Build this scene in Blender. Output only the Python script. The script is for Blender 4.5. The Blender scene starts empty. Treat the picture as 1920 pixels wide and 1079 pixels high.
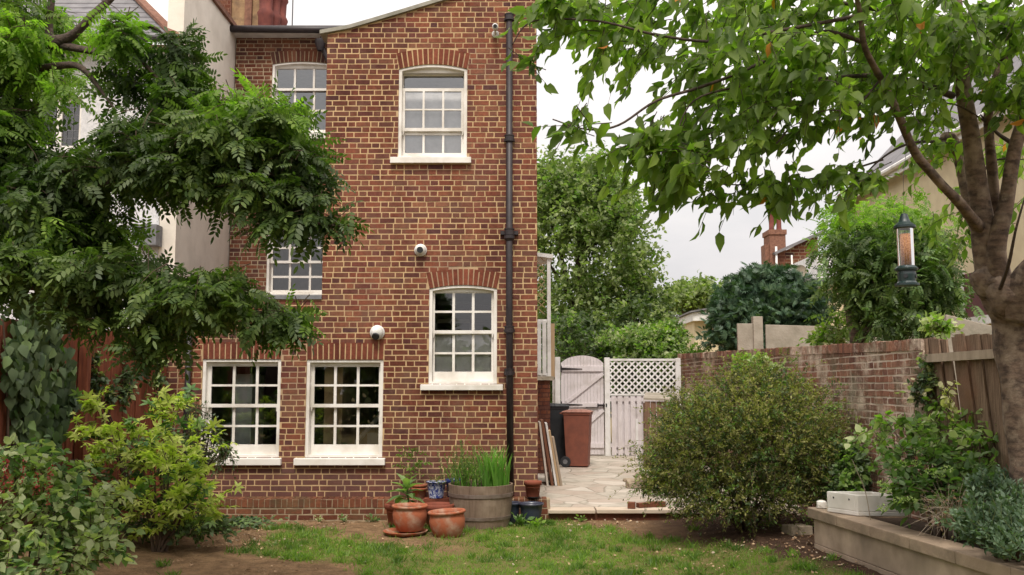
import bpy, math, random
import numpy as np
from mathutils import Vector, Matrix, noise as mnoise
rng = np.random.default_rng(11)
random.seed(5)
S = bpy.context.scene
R = math.radians
# ------------------------------------------------------------------ camera
F = 1750.0; TH = math.atan(185.5 / F); CZ = 1.73
cd = bpy.data.cameras.new('camera'); cam = bpy.data.objects.new('camera', cd)
S.collection.objects.link(cam); S.camera = cam
cam.location = (0, 0, CZ); cam.rotation_euler = (math.pi / 2 + TH, 0, 0)
cd.sensor_width = 36; cd.lens = F / 1920 * 36; cd.clip_end = 2000; cd.clip_start = .05
# ------------------------------------------------------------------ sky, sun
SUN_EL, SUN_AZ = R(58), R(184)      # azimuth of the sun seen from the garden, clockwise from +Y
w = bpy.data.worlds.new('World'); S.world = w; w.use_nodes = True
nt = w.node_tree; nt.nodes.clear()
def N(nt, t, **k):
    n = nt.nodes.new(t)
    for a, b in k.items(): setattr(n, a, b)
    return n
out = N(nt, 'ShaderNodeOutputWorld'); bg = N(nt, 'ShaderNodeBackground')
sky = N(nt, 'ShaderNodeTexSky', sky_type='NISHITA'); sky.sun_disc = False
sky.sun_elevation = SUN_EL; sky.sun_rotation = SUN_AZ; sky.air_density = 1.0; sky.dust_density = 4
hs = N(nt, 'ShaderNodeHueSaturation'); hs.inputs['Saturation'].default_value = .06
tc = N(nt, 'ShaderNodeTexCoord'); mp = N(nt, 'ShaderNodeMapping'); mp.inputs['Scale'].default_value = (1.2, 1.2, 3.5)
nz = N(nt, 'ShaderNodeTexNoise'); nz.inputs['Scale'].default_value = 2.2; nz.inputs['Detail'].default_value = 6; nz.inputs['Roughness'].default_value = .55
cr = N(nt, 'ShaderNodeValToRGB'); cr.color_ramp.elements[0].position = .35; cr.color_ramp.elements[0].color = (.78, .785, .82, 1)
cr.color_ramp.elements[1].position = .62; cr.color_ramp.elements[1].color = (1.02, .985, .99, 1)
mx = N(nt, 'ShaderNodeMix', data_type='RGBA', blend_type='MULTIPLY'); mx.inputs[0].default_value = 1
L = nt.links.new
L(sky.outputs[0], hs.inputs['Color']); L(tc.outputs['Generated'], mp.inputs[0]); L(mp.outputs[0], nz.inputs[0]); L(nz.outputs[0], cr.inputs[0])
# overcast deck: the clear-sky brightness evened out by a flat cloud grey
ev = N(nt, 'ShaderNodeMix', data_type='RGBA'); ev.inputs[0].default_value = .82; ev.inputs[7].default_value = (7.5, 7.25, 6.85, 1)
L(hs.outputs[0], ev.inputs[6]); L(ev.outputs[2], mx.inputs[6]); L(cr.outputs[0], mx.inputs[7]); 
sx_ = N(nt, 'ShaderNodeSeparateXYZ'); gr_ = N(nt, 'ShaderNodeValToRGB'); e = gr_.color_ramp.elements; e[0].position = 0; e[0].color = (.56, .56, .585, 1); e[1].position = 1; e[1].color = (1.35, 1.33, 1.3, 1)
e.new(.36); e[1].color = (.93, .93, .935, 1); e.new(.2); [setattr(x_, 'color', (.70, .71, .725, 1)) for x_ in e if abs(x_.position - .2) < .01]
m2_ = N(nt, 'ShaderNodeMix', data_type='RGBA', blend_type='MULTIPLY'); m2_.inputs[0].default_value = 1   # an overcast sky is darker towards the horizon
L(tc.outputs['Generated'], sx_.inputs[0]); L(sx_.outputs[2], gr_.inputs[0]); L(mx.outputs[2], m2_.inputs[6]); L(gr_.outputs[0], m2_.inputs[7]); L(m2_.outputs[2], bg.inputs[0]); L(bg.outputs[0], out.inputs[0])
bg.inputs[1].default_value = .12
sd = bpy.data.lights.new('sun', 'SUN'); sun = bpy.data.objects.new('sun', sd); S.collection.objects.link(sun)
sd.energy = 1.5; sd.angle = R(14); sd.color = (1, .93, .82)
dv = Vector((math.sin(SUN_AZ) * math.cos(SUN_EL), math.cos(SUN_AZ) * math.cos(SUN_EL), math.sin(SUN_EL)))
sun.rotation_euler = dv.to_track_quat('Z', 'Y').to_euler(); sun.location = (0, 0, 30)
S.view_settings.view_transform = 'Standard'; S.view_settings.look = 'None'; S.view_settings.exposure = .85
S.cycles.max_bounces = 8; S.cycles.diffuse_bounces = 6; S.cycles.transparent_max_bounces = 8; S.cycles.caustics_reflective = False; S.cycles.caustics_refractive = False

# ------------------------------------------------------------------ helpers
cT, sT = math.cos(TH), math.sin(TH)
def P(px, py, Y):
    "point of the world at distance Y down the garden, seen at photo pixel px, py"
    dx, du = px - 960, 539.5 - py
    dy = F * cT - du * sT; dz = F * sT + du * cT
    t = Y / dy
    return Vector((dx * t, Y, CZ + dz * t))
def PX(px, Y): return P(px, 725, Y).x
def PZ(py, Y): return P(960, py, Y).z
def G(px, py, z=0):
    "point at height z seen at pixel"
    dx, du = px - 960, 539.5 - py
    dy = F * cT - du * sT; dz = F * sT + du * cT
    t = (z - CZ) / dz
    return Vector((dx * t, dy * t, z))
def sm(a, b, x):
    t = min(1, max(0, (x - a) / (b - a))); return t * t * (3 - 2 * t)
def link(o, parent=None):
    S.collection.objects.link(o)
    if parent is not None: o.parent = parent
    return o
def tag(o, label=None, cat=None, group=None, kind=None):
    if label: o['label'] = label
    if cat: o['category'] = cat
    if group: o['group'] = group
    if kind: o['kind'] = kind
    return o
def empty(name, label, cat, group=None, loc=(0, 0, 0)):
    o = bpy.data.objects.new(name, None); o.empty_display_size = .1; link(o); o.location = loc
    return tag(o, label, cat, group)
class MB:
    def __init__(s): s.v = []; s.f = []; s.m = []; s.mi = 0
    def face(s, pts):
        k = len(s.v); s.v += [tuple(p) for p in pts]; s.f.append(tuple(range(k, k + len(pts)))); s.m.append(s.mi)
    def add(s, vs, fs):
        k = len(s.v); s.v += [tuple(p) for p in vs]
        for f in fs: s.f.append(tuple(k + i for i in f)); s.m.append(s.mi)
    def hexa(s, p):       # p: 8 corners, bottom 0-3 ccw, top 4-7
        s.add(p, [(3, 2, 1, 0), (4, 5, 6, 7), (0, 1, 5, 4), (1, 2, 6, 5), (2, 3, 7, 6), (3, 0, 4, 7)])
    def box(s, x0, x1, y0, y1, z0, z1):
        s.hexa([(x0, y0, z0), (x1, y0, z0), (x1, y1, z0), (x0, y1, z0), (x0, y0, z1), (x1, y0, z1), (x1, y1, z1), (x0, y1, z1)])
    def obox(s, c, ax, ay, az, hx, hy, hz):
        c = Vector(c); ax = Vector(ax) * hx; ay = Vector(ay) * hy; az = Vector(az) * hz
        s.hexa([c - ax - ay - az, c + ax - ay - az, c + ax + ay - az, c - ax + ay - az, c - ax - ay + az, c + ax - ay + az, c + ax + ay + az, c - ax + ay + az])
    def bar(s, a, b, w, h, up=(0, 0, 1)):
        a = Vector(a); b = Vector(b); d = (b - a); l = d.length; d.normalize()
        u = Vector(up); side = d.cross(u)
        if side.length < 1e-4: side = d.cross(Vector((1, 0, 0)))
        side.normalize(); u = side.cross(d)
        s.obox((a + b) / 2, d, side, u, l / 2, w / 2, h / 2)
    def tube(s, pts, rad, n=8, wob=0, cap=True):
        pts = [Vector(p) for p in pts]; k = len(s.v); m = len(pts); ref = Vector((0.31, .2, 1)).normalized()
        for i, p in enumerate(pts):
            d = (pts[min(i + 1, m - 1)] - pts[max(i - 1, 0)]).normalized()
            a = d.cross(ref)
            if a.length < .05: a = d.cross(Vector((1, 0, 0)))
            a.normalize(); b = d.cross(a)
            r = rad[i] if hasattr(rad, '__len__') else rad
            for j in range(n):
                t = 2 * math.pi * j / n
                q = r * (1 + (wob * mnoise.noise(p * 3 + Vector((math.cos(t), math.sin(t), 0)) * 1.2) if wob else 0))
                s.v.append(tuple(p + (a * math.cos(t) + b * math.sin(t)) * q))
        for i in range(m - 1):
            for j in range(n):
                j2 = (j + 1) % n; s.f.append((k + i * n + j, k + i * n + j2, k + (i + 1) * n + j2, k + (i + 1) * n + j)); s.m.append(s.mi)
        if cap:
            s.f.append(tuple(k + j for j in reversed(range(n)))); s.m.append(s.mi)
            s.f.append(tuple(k + (m - 1) * n + j for j in range(n))); s.m.append(s.mi)
    def lathe(s, c, prof, n=28, axis='z'):
        c = Vector(c); k = len(s.v)
        for r, z in prof:
            for j in range(n):
                t = 2 * math.pi * j / n
                q = Vector((r * math.cos(t), r * math.sin(t), z))
                if axis == 'y': q = Vector((q.x, q.z, q.y))
                s.v.append(tuple(c + q))
        for i in range(len(prof) - 1):
            for j in range(n):
                j2 = (j + 1) % n; s.f.append((k + i * n + j, k + i * n + j2, k + (i + 1) * n + j2, k + (i + 1) * n + j)); s.m.append(s.mi)
    def build(s, name, mat, parent=None, smooth=False, bevel=0):
        me = bpy.data.meshes.new(name); me.from_pydata(s.v, [], s.f)
        for mm in (mat if isinstance(mat, (list, tuple)) else [mat]): me.materials.append(mm)
        if any(s.m): me.polygons.foreach_set('material_index', s.m)
        if smooth: me.polygons.foreach_set('use_smooth', [True] * len(s.f))
        me.update(); o = bpy.data.objects.new(name, me); link(o, parent)
        if bevel:
            b = o.modifiers.new('bevel', 'BEVEL'); b.width = bevel; b.segments = 2; b.limit_method = 'ANGLE'
        return o
def smooth_path(pts, rad, n=5):
    "Catmull-Rom through points with radii"
    Q = []; Rr = []
    pts = [Vector(p) for p in pts]
    for i in range(len(pts) - 1):
        p0 = pts[max(i - 1, 0)]; p1 = pts[i]; p2 = pts[i + 1]; p3 = pts[min(i + 2, len(pts) - 1)]
        for k in range(n):
            t = k / n; t2 = t * t; t3 = t2 * t
            Q.append(.5 * ((2 * p1) + (p2 - p0) * t + (2 * p0 - 5 * p1 + 4 * p2 - p3) * t2 + (3 * p1 - p0 - 3 * p2 + p3) * t3))
            Rr.append(rad[i] * (1 - t) + rad[i + 1] * t)
    Q.append(pts[-1]); Rr.append(rad[-1]); return Q, Rr

# ------------------------------------------------------------------ materials
M = {}
def newmat(name):
    m = bpy.data.materials.new(name); m.use_nodes = True; t = m.node_tree; t.nodes.clear()
    o = N(t, 'ShaderNodeOutputMaterial'); p = N(t, 'ShaderNodeBsdfPrincipled'); t.links.new(p.outputs[0], o.inputs[0])
    M[name] = m; return m, t, p, o
def col(t, base, c2, fac, **k):
    x = N(t, 'ShaderNodeMix', data_type='RGBA', **k)
    for s, v in ((6, base), (7, c2)):
        if hasattr(v, 'is_linked'): t.links.new(v, x.inputs[s])
        else: x.inputs[s].default_value = (*v, 1)
    if hasattr(fac, 'is_linked'): t.links.new(fac, x.inputs[0])
    else: x.inputs[0].default_value = fac
    return x.outputs[2]
def nse(t, scale, detail=4, rough=.55, stretch=None, coord='Object'):
    tc = N(t, 'ShaderNodeTexCoord'); n = N(t, 'ShaderNodeTexNoise'); n.inputs['Scale'].default_value = scale
    n.inputs['Detail'].default_value = detail; n.inputs['Roughness'].default_value = rough
    if stretch:
        m = N(t, 'ShaderNodeMapping'); m.inputs['Scale'].default_value = stretch; t.links.new(tc.outputs[coord], m.inputs[0]); t.links.new(m.outputs[0], n.inputs[0])
    else: t.links.new(tc.outputs[coord], n.inputs[0])
    return n.outputs[0]
def ramp(t, src, a, b, c0=(0, 0, 0), c1=(1, 1, 1)):
    r = N(t, 'ShaderNodeValToRGB'); e = r.color_ramp.elements; e[0].position = a; e[1].position = b; e[0].color = (*c0, 1); e[1].color = (*c1, 1)
    t.links.new(src, r.inputs[0]); return r.outputs[0]
def bump(t, p, h, dist=.01, st=.5):
    b = N(t, 'ShaderNodeBump'); b.inputs['Strength'].default_value = st; b.inputs['Distance'].default_value = dist
    t.links.new(h, b.inputs['Height']); t.links.new(b.outputs[0], p.inputs['Normal'])
def plain(name, c, rough=.6, c2=None, scale=6, a=.35, b=.7, bmp=.003, spec=.4, stretch=None, c3=None, s3=1.5, metal=0):
    m, t, p, o = newmat(name)
    c2 = c2 or tuple(x * .75 for x in c)
    n = nse(t, scale, stretch=stretch); r = ramp(t, n, a, b)
    k = col(t, c, c2, r)
    if c3: k = col(t, k, c3, ramp(t, nse(t, s3, 5), .48, .68))
    t.links.new(k, p.inputs['Base Color']); p.inputs['Roughness'].default_value = rough
    p.inputs['Specular IOR Level'].default_value = spec; p.inputs['Metallic'].default_value = metal
    if bmp: bump(t, p, nse(t, scale * 6, 5), bmp, .6)
    return m
def brickmat(name, cols, light=None, la=.5, lb=.75, ls=1.2, dirt=None, bmp=.004, damp=None):
    "colour chosen per brick, with wear inside each"
    m, t, p, o = newmat(name)
    g = N(t, 'ShaderNodeNewGeometry'); r = N(t, 'ShaderNodeValToRGB'); e = r.color_ramp.elements
    while len(e) < len(cols): e.new(.5)
    for i, c in enumerate(cols): e[i].position = i / (len(cols) - 1); e[i].color = (*c, 1)
    t.links.new(g.outputs['Random Per Island'], r.inputs[0]); k = r.outputs[0]
    k = col(t, k, (.5, .5, .5), ramp(t, nse(t, 28, 5, .65), .3, .8), blend_type='MULTIPLY')
    k = col(t, k, (.60, .57, .58), ramp(t, nse(t, 1.5, 6, .65, stretch=(1, 1, .28)), .44, .62), blend_type='MULTIPLY')
    if light: k = col(t, k, light, ramp(t, nse(t, ls, 9, .72), la, lb))
    if dirt: k = col(t, k, dirt, ramp(t, nse(t, 2.3, 6, .65), .48, .7))
    if damp:
        g2 = N(t, 'ShaderNodeTexCoord'); sz = N(t, 'ShaderNodeSeparateXYZ'); t.links.new(g2.outputs['Object'], sz.inputs[0]); ad = N(t, 'ShaderNodeMath', operation='MULTIPLY_ADD'); ad.inputs[1].default_value = 1.1; t.links.new(nse(t, 1.4, 5, .6), ad.inputs[0]); t.links.new(sz.outputs[2], ad.inputs[2])
        sc_ = N(t, 'ShaderNodeMath', operation='MULTIPLY'); sc_.inputs[1].default_value = .4; t.links.new(ad.outputs[0], sc_.inputs[0]); k = col(t, k, damp, ramp(t, sc_.outputs[0], .44, .66, (.6, .6, .6), (0, 0, 0)))
    t.links.new(k, p.inputs['Base Color']); p.inputs['Roughness'].default_value = .88; p.inputs['Specular IOR Level'].default_value = .2
    bump(t, p, nse(t, 60, 6, .6), bmp, .8); return m
def leafmat(name, dark, light, trans=.3, tcol=None, rough=.5, spec=.35, odd=None, oddp=.985):
    m, t, p, o = newmat(name)
    g = N(t, 'ShaderNodeNewGeometry'); n = nse(t, 1.3, 3)
    k = col(t, dark, light, g.outputs['Random Per Island'])
    k2 = col(t, k, tuple(x * .65 for x in dark), ramp(t, n, .4, .68))  # broad noise darkens patches of leaves, painting shaded hollows into the foliage
    if odd:
        mt = N(t, 'ShaderNodeMath', operation='GREATER_THAN'); mt.inputs[1].default_value = oddp
        t.links.new(g.outputs['Random Per Island'], mt.inputs[0]); k2 = col(t, k2, odd, mt.outputs[0])
    t.links.new(k2, p.inputs['Base Color']); p.inputs['Roughness'].default_value = rough; p.inputs['Specular IOR Level'].default_value = spec
    tr = N(t, 'ShaderNodeBsdfTranslucent'); tcl = col(t, k2, (1.0, 1.35, .45), 1, blend_type='MULTIPLY')
    gn = col(t, tcl, (1.7, 1.7, 1.7), 1, blend_type='MULTIPLY'); t.links.new(gn, tr.inputs[0])
    ms = N(t, 'ShaderNodeMixShader'); ms.inputs[0].default_value = trans
    t.links.new(p.outputs[0], ms.inputs[1]); t.links.new(tr.outputs[0], ms.inputs[2]); t.links.new(ms.outputs[0], o.inputs[0]); return m

brickmat('brick', [(.215, .066, .040), (.275, .092, .053), (.14, .050, .040), (.30, .105, .058), (.235, .072, .044), (.165, .056, .046), (.32, .135, .076), (.245, .077, .047), (.11, .046, .045)], dirt=(.15, .075, .052), damp=(.12, .062, .055))
brickmat('brick_arch', [(.21, .058, .034), (.29, .088, .05), (.17, .048, .03), (.25, .075, .042)])
brickmat('brick_old', [(.17, .05, .03), (.25, .095, .05), (.10, .045, .04), (.28, .12, .07), (.14, .045, .03)])
brickmat('brick_plinth', [(.19, .065, .035), (.27, .10, .052), (.14, .05, .032), (.30, .125, .065)], dirt=(.10, .08, .042))
brickmat('brick_garden', [(.38, .17, .11), (.49, .255, .175), (.25, .12, .09), (.44, .20, .13), (.38, .22, .165)], light=(.76, .63, .51), la=.48, lb=.64, ls=1.6, dirt=(.13, .12, .075), bmp=.012)
plain('mortar', (.60, .42, .225), .95, (.44, .295, .16), 4, bmp=.004, c3=(.33, .23, .16), s3=1.1)
plain('mortar_old', (.42, .33, .22), .95, (.27, .21, .14), 6, bmp=.008)
plain('mortar_garden', (.78, .66, .56), .95, (.48, .39, .31), 3, bmp=.012)
plain('white_paint', (.80, .765, .72), .45, (.73, .685, .63), 5, .45, .8, bmp=.0008, c3=(.62, .575, .51), s3=2.5)
plain('white_gate', (.82, .81, .80), .5, (.72, .70, .69), 7, bmp=.001, c3=(.60, .58, .54), s3=4)
plain('gate_paint', (.72, .665, .68), .6, (.62, .57, .585), 9, bmp=.001, stretch=(6, 6, .6), c3=(.55, .50, .49), s3=3)
plain('soffit', (.62, .60, .58), .6, bmp=.001)
plain('cream_render', (.84, .77, .68), .9, (.76, .69, .60), 3, bmp=.006, c3=(.64, .58, .50), s3=1.0)
plain('pebbledash', (.80, .79, .80), .95, (.62, .62, .64), 22, bmp=.03)
plain('yellow_render', (.70, .60, .40), .9, (.60, .50, .33), 3, bmp=.006)
plain('black_iron', (.014, .010, .012), .5, (.03, .02, .022), 12, bmp=.001, spec=.5)
plain('black_plastic', (.022, .024, .028), .5, (.035, .036, .04), 9, bmp=.001)
plain('brown_plastic', (.24, .080, .050), .6, (.18, .062, .042), 9, bmp=.001)
plain('brown_lid', (.33, .15, .11), .5, (.27, .12, .085), 9, bmp=.001)
plain('lead', (.20, .20, .21), .6, (.13, .13, .14), 9, bmp=.002)
plain('coping', (.36, .34, .29), .9, (.24, .23, .19), 7, bmp=.006, c3=(.16, .16, .12))
plain('slate', (.20, .19, .20), .7, (.13, .125, .135), 5, bmp=.003)
plain('terracotta', (.38, .115, .052), .85, (.27, .08, .04), 7, bmp=.004, c3=(.42, .27, .19), s3=7)
plain('terracotta_dark', (.25, .065, .035), .8, (.18, .05, .03), 8, bmp=.002)
plain('blue_glaze', (.02, .035, .13), .25, (.03, .05, .2), 8, bmp=0, spec=.6)
plain('navy_glaze', (.03, .04, .075), .3, (.05, .05, .07), 8, bmp=0, spec=.6)
plain('soil', (.045, .028, .018), 1, (.07, .045, .03), 20, bmp=.02)
plain('barrel_wood', (.21, .145, .105), .85, (.14, .095, .065), 5, stretch=(9, 9, .8), bmp=.004, c3=(.28, .21, .155), s3=3)
plain('barrel_hoop', (.24, .19, .165), .55, (.16, .11, .09), 14, bmp=.001, metal=.3)
plain('red_fence', (.25, .072, .034), .75, (.12, .032, .018), 6, stretch=(5, 5, .5), bmp=.003)
plain('grey_wood', (.25, .17, .115), .9, (.10, .062, .042), 7, stretch=(7, 7, .5), bmp=.008, c3=(.20, .11, .07), s3=2)
plain('pale_wood', (.42, .34, .26), .85, (.30, .24, .18), 6, stretch=(3, 3, .4), bmp=.004)
plain('raw_wood', (.50, .36, .22), .75, (.42, .28, .16), 7, stretch=(6, 6, .6), bmp=.002)
plain('painted_board', (.62, .56, .50), .6, (.52, .46, .4), 5, bmp=.001)
plain('brown_board', (.20, .085, .045), .7, (.15, .06, .035), 7, stretch=(6, 6, .6), bmp=.002)
plain('concrete', (.40, .35, .29), .93, (.29, .25, .20), 5, bmp=.01, c3=(.22, .20, .15), s3=1.6)
plain('bed_render', (.52, .40, .30), .9, (.33, .25, .18), 4, bmp=.004, c3=(.27, .21, .155), s3=1.3)
plain('bed_cap', (.40, .30, .215), .9, (.30, .22, .16), 5, bmp=.008, c3=(.19, .15, .105), s3=2.2)
plain('ceramic', (.74, .71, .67), .3, (.62, .58, .53), 5, bmp=0, spec=.5)
plain('bark', (.155, .105, .075), .92, (.06, .040, .030), 7, .40, .62, stretch=(1.4, 1.4, 4), bmp=.012, c3=(.25, .19, .14), s3=9)
plain('bark_dark', (.085, .06, .045), .95, (.04, .028, .022), 6, stretch=(5, 5, 1.5), bmp=.03)
plain('twig', (.10, .065, .045), .9, bmp=0)
plain('green_stem', (.12, .15, .05), .8, bmp=0)
plain('slab', (.50, .43, .35), .9, (.38, .325, .26), 2.5, bmp=.006, c3=(.30, .26, .19), s3=3.0)
plain('slab_joint', (.20, .165, .12), 1, (.12, .11, .06), 7, bmp=.01)
plain('step_stone', (.60, .50, .40), .9, (.48, .39, .30), 3, bmp=.004)
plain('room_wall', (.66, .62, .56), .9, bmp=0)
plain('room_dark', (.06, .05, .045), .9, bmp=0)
plain('room_grey', (.82, .86, .84), .7, bmp=0)
plain('blind', (.90, .88, .87), .9, bmp=0)
plain('feeder_green', (.012, .03, .032), .35, bmp=0, spec=.6)
plain('seed', (.55, .27, .12), .9, (.30, .12, .05), 160, .4, .6, bmp=.003)
plain('red_clay', (.22, .065, .05), .85, (.13, .04, .035), 6, bmp=.002)
plain('maroon', (.10, .015, .018), .5, bmp=0)
plain('stone', (.42, .34, .25), .95, (.25, .2, .15), 5, bmp=.02)
plain('litter', (.35, .24, .14), .9, (.20, .11, .06), 3, bmp=0)
plain('spike', (.8, .8, .8), .3, bmp=0)
# blue and white glazed pattern
m, t, p, o = newmat('willow_glaze'); v = N(t, 'ShaderNodeTexVoronoi'); v.inputs['Scale'].default_value = 38; v.feature = 'DISTANCE_TO_EDGE'
tcn = N(t, 'ShaderNodeTexCoord'); t.links.new(tcn.outputs['Object'], v.inputs[0])
t.links.new(col(t, (.50, .53, .62), (.03, .05, .22), ramp(t, nse(t, 30, 5, .7), .42, .55)), p.inputs['Base Color']); p.inputs['Roughness'].default_value = .2
# thin window glass
def glassmat(name, tint, r0=.07):
    m, t, p, o = newmat(name); t.nodes.remove(p)
    tr = N(t, 'ShaderNodeBsdfTransparent'); tr.inputs[0].default_value = (*tint, 1)
    gl = N(t, 'ShaderNodeBsdfGlossy'); gl.inputs[0].default_value = (1, 1, 1, 1); gl.inputs['Roughness'].default_value = .01
    lw = N(t, 'ShaderNodeFresnel'); lw.inputs[0].default_value = 1.5
    ad = N(t, 'ShaderNodeMath', operation='ADD'); ad.inputs[1].default_value = r0; t.links.new(lw.outputs[0], ad.inputs[0])
    ms = N(t, 'ShaderNodeMixShader'); t.links.new(ad.outputs[0], ms.inputs[0]); t.links.new(tr.outputs[0], ms.inputs[1]); t.links.new(gl.outputs[0], ms.inputs[2]); t.links.new(ms.outputs[0], o.inputs[0])
glassmat('glass', (.93, .95, .95), .075)
glassmat('upper_glass', (.95, .96, .97), .17)
glassmat('clear_plastic', (.95, .93, .9), .05)
# leaves
leafmat('leaf_cherry', (.095, .155, .028), (.27, .35, .065), .5, odd=(.55, .20, .05), oddp=.996)
leafmat('leaf_robinia', (.042, .078, .018), (.130, .180, .042), .32)
leafmat('leaf_robinia_light', (.12, .21, .03), (.25, .36, .055), .45)  # lighter robinia copy; backlight on the outer sprays is put into its colour
leafmat('leaf_choisya', (.33, .38, .075), (.55, .57, .16), .38)
leafmat('leaf_choisya_dark', (.045, .11, .03), (.12, .22, .04), .25)
leafmat('leaf_bush', (.145, .150, .040), (.32, .30, .095), .32)
leafmat('leaf_pale', (.25, .31, .13), (.47, .50, .27), .35)
leafmat('leaf_creeper', (.05, .085, .038), (.125, .17, .08), .25)
leafmat('leaf_far', (.135, .185, .06), (.34, .38, .17), .34)
leafmat('leaf_far_dark', (.045, .08, .025), (.12, .16, .06), .25)
leafmat('leaf_conifer', (.035, .080, .046), (.135, .205, .12), .15)
leafmat('leaf_bright', (.14, .25, .035), (.28, .38, .07), .45)
leafmat('leaf_mid', (.10, .18, .045), (.24, .33, .09), .38)
leafmat('leaf_hydrangea', (.09, .165, .055), (.24, .33, .13), .32)
leafmat('leaf_spurge', (.085, .14, .085), (.20, .28, .17), .25)
leafmat('leaf_iris', (.10, .24, .035), (.22, .40, .07), .4)
leafmat('leaf_cream', (.45, .42, .24), (.62, .56, .36), .4)
leafmat('leaf_variegated', (.14, .22, .07), (.50, .52, .30), .3)
leafmat('flower_red', (.20, .02, .02), (.30, .05, .04), .2)
leafmat('flower_lime', (.38, .50, .16), (.55, .62, .30), .3)
leafmat('grass', (.12, .22, .03), (.26, .38, .055), .4)

# ------------------------------------------------------------------ foliage machinery
def mesh_np(name, V, tf, nper, mats, parent, mi=None, tverts=None):
    "V (N,nv,3) copies of a template with faces tf"
    Nn, nv, _ = V.shape
    me = bpy.data.meshes.new(name)
    lens = [len(f) for f in tf]; fl = np.concatenate([np.array(f) for f in tf])
    loops = (fl[None, :] + (np.arange(Nn) * nv)[:, None]).ravel()
    ltot = np.tile(np.array(lens), Nn); lst = np.concatenate([[0], np.cumsum(ltot)[:-1]])
    me.vertices.add(Nn * nv); me.vertices.foreach_set('co', V.astype(np.float32).ravel())
    me.loops.add(len(loops)); me.loops.foreach_set('vertex_index', loops.astype(np.int32))
    me.polygons.add(len(ltot)); me.polygons.foreach_set('loop_start', lst.astype(np.int32)); me.polygons.foreach_set('loop_total', ltot.astype(np.int32))
    for m_ in mats: me.materials.append(m_)
    if mi is not None: me.polygons.foreach_set('material_index', np.repeat(mi, len(tf)).astype(np.int32))
    me.update(calc_edges=True); me.validate()
    return link(bpy.data.objects.new(name, me), parent)
def norm(a): return a / np.maximum(np.linalg.norm(a, axis=-1, keepdims=True), 1e-9)
def place(T, pos, d, nrm, sc):
    "template T: x across, y along the leaf, z normal"
    d = norm(d); nrm = nrm - d * np.sum(nrm * d, -1, keepdims=True); nrm = norm(nrm); x = np.cross(d, nrm)
    B = np.stack([x, d, nrm], 1)                     # rows
    return np.einsum('vi,nij->nvj', T, B) * sc[:, None, None] + pos[:, None, :]
def leaf(l=1, w=.5, fold=.12, droop=.15, tip=.7):
    "folded ovate leaf: 8 verts, 4 faces... along y"
    ys = [0, .28, .62, 1]; ws = [.02, .5, .42 * tip / .7, 0]
    V = []
    for y, a in zip(ys, ws):
        z = -droop * y * y
        V += [(-a * w, y * l, (z + fold * a) * l), (0, y * l, z * l), (a * w, y * l, (z + fold * a) * l)]
    Fc = []
    for i in range(3):
        k = i * 3; Fc += [(k, k + 1, k + 4, k + 3), (k + 1, k + 2, k + 5, k + 4)]
    return np.array(V, float), Fc
def oval(l=1, w=.5, z=0):
    return np.array([(0, 0, 0), (-w * .45, l * .3, z), (-w * .42, l * .7, z), (0, l, -z), (w * .42, l * .7, z), (w * .45, l * .3, z)], float), [(0, 5, 4, 3, 2, 1)]
def diamond(l=1, w=.45): return np.array([(0, 0, 0), (-w / 2, l * .5, .03), (0, l, 0), (w / 2, l * .5, .03)], float), [(0, 3, 2, 1)]
def pinnate(n=6, l=1, ll=.26, lw=.13, droop=.35):
    "compound leaf, n pairs plus tip"
    V = []; Fc = []; T, f = oval(ll, lw, .015)
    for i in range(n * 2 + 1):
        j = i // 2; y = (.14 + .86 * (j + .5) / (n + .5)) * l
        ang = (70 if i % 2 == 0 else -70) if i < n * 2 else 0
        if i == n * 2: y = l * .98
        s = (1 - .35 * abs(j / n - .45)); a = R(ang + random.uniform(-8, 8)); ca, sa = math.cos(a), math.sin(a)
        q = T * s; x = q[:, 0] * ca + q[:, 1] * sa; yy = -q[:, 0] * sa + q[:, 1] * ca; zz = q[:, 2] - np.abs(x) * .28
        Y = y + yy; Z = zz - droop * (Y / l) ** 2 * l
        k = len(V); V += list(zip(x, Y, Z)); Fc += [tuple(k + a_ for a_ in f[0])]
    k = len(V); V += [(-.006, 0, 0), (.006, 0, 0), (.004, l * .6, -droop * .36 * l), (-.004, l * .6, -droop * .36 * l), (0, l, -droop * l)]
    Fc += [(k, k + 1, k + 2, k + 3), (k + 3, k + 2, k + 4)]
    return np.array(V, float), Fc
def palmate(n=5, w=.4):
    V = []; Fc = []
    for i in range(n):
        a = R((i - (n - 1) / 2) * 52); T, f = leaf(1, w, .1, .25); ca, sa = math.cos(a), math.sin(a)
        x = T[:, 0] * ca + T[:, 1] * sa; y = -T[:, 0] * sa + T[:, 1] * ca
        k = len(V); V += list(zip(x, y, T[:, 2])); Fc += [tuple(k + b for b in g) for g in f]
    return np.array(V, float), Fc
def spray(n=7):
    "flat conifer spray"
    V = []; Fc = []
    for i in range(n):
        a = R((i - (n - 1) / 2) * 20); l = 1 - .1 * abs(i - (n - 1) / 2)
        T, f = diamond(l, .16); ca, sa = math.cos(a), math.sin(a)
        x = T[:, 0] * ca + T[:, 1] * sa; y = -T[:, 0] * sa + T[:, 1] * ca
        k = len(V); V += list(zip(x, y, T[:, 2] - .12 * y * y)); Fc += [tuple(k + b for b in g) for g in f]
    return np.array(V, float), Fc
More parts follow.
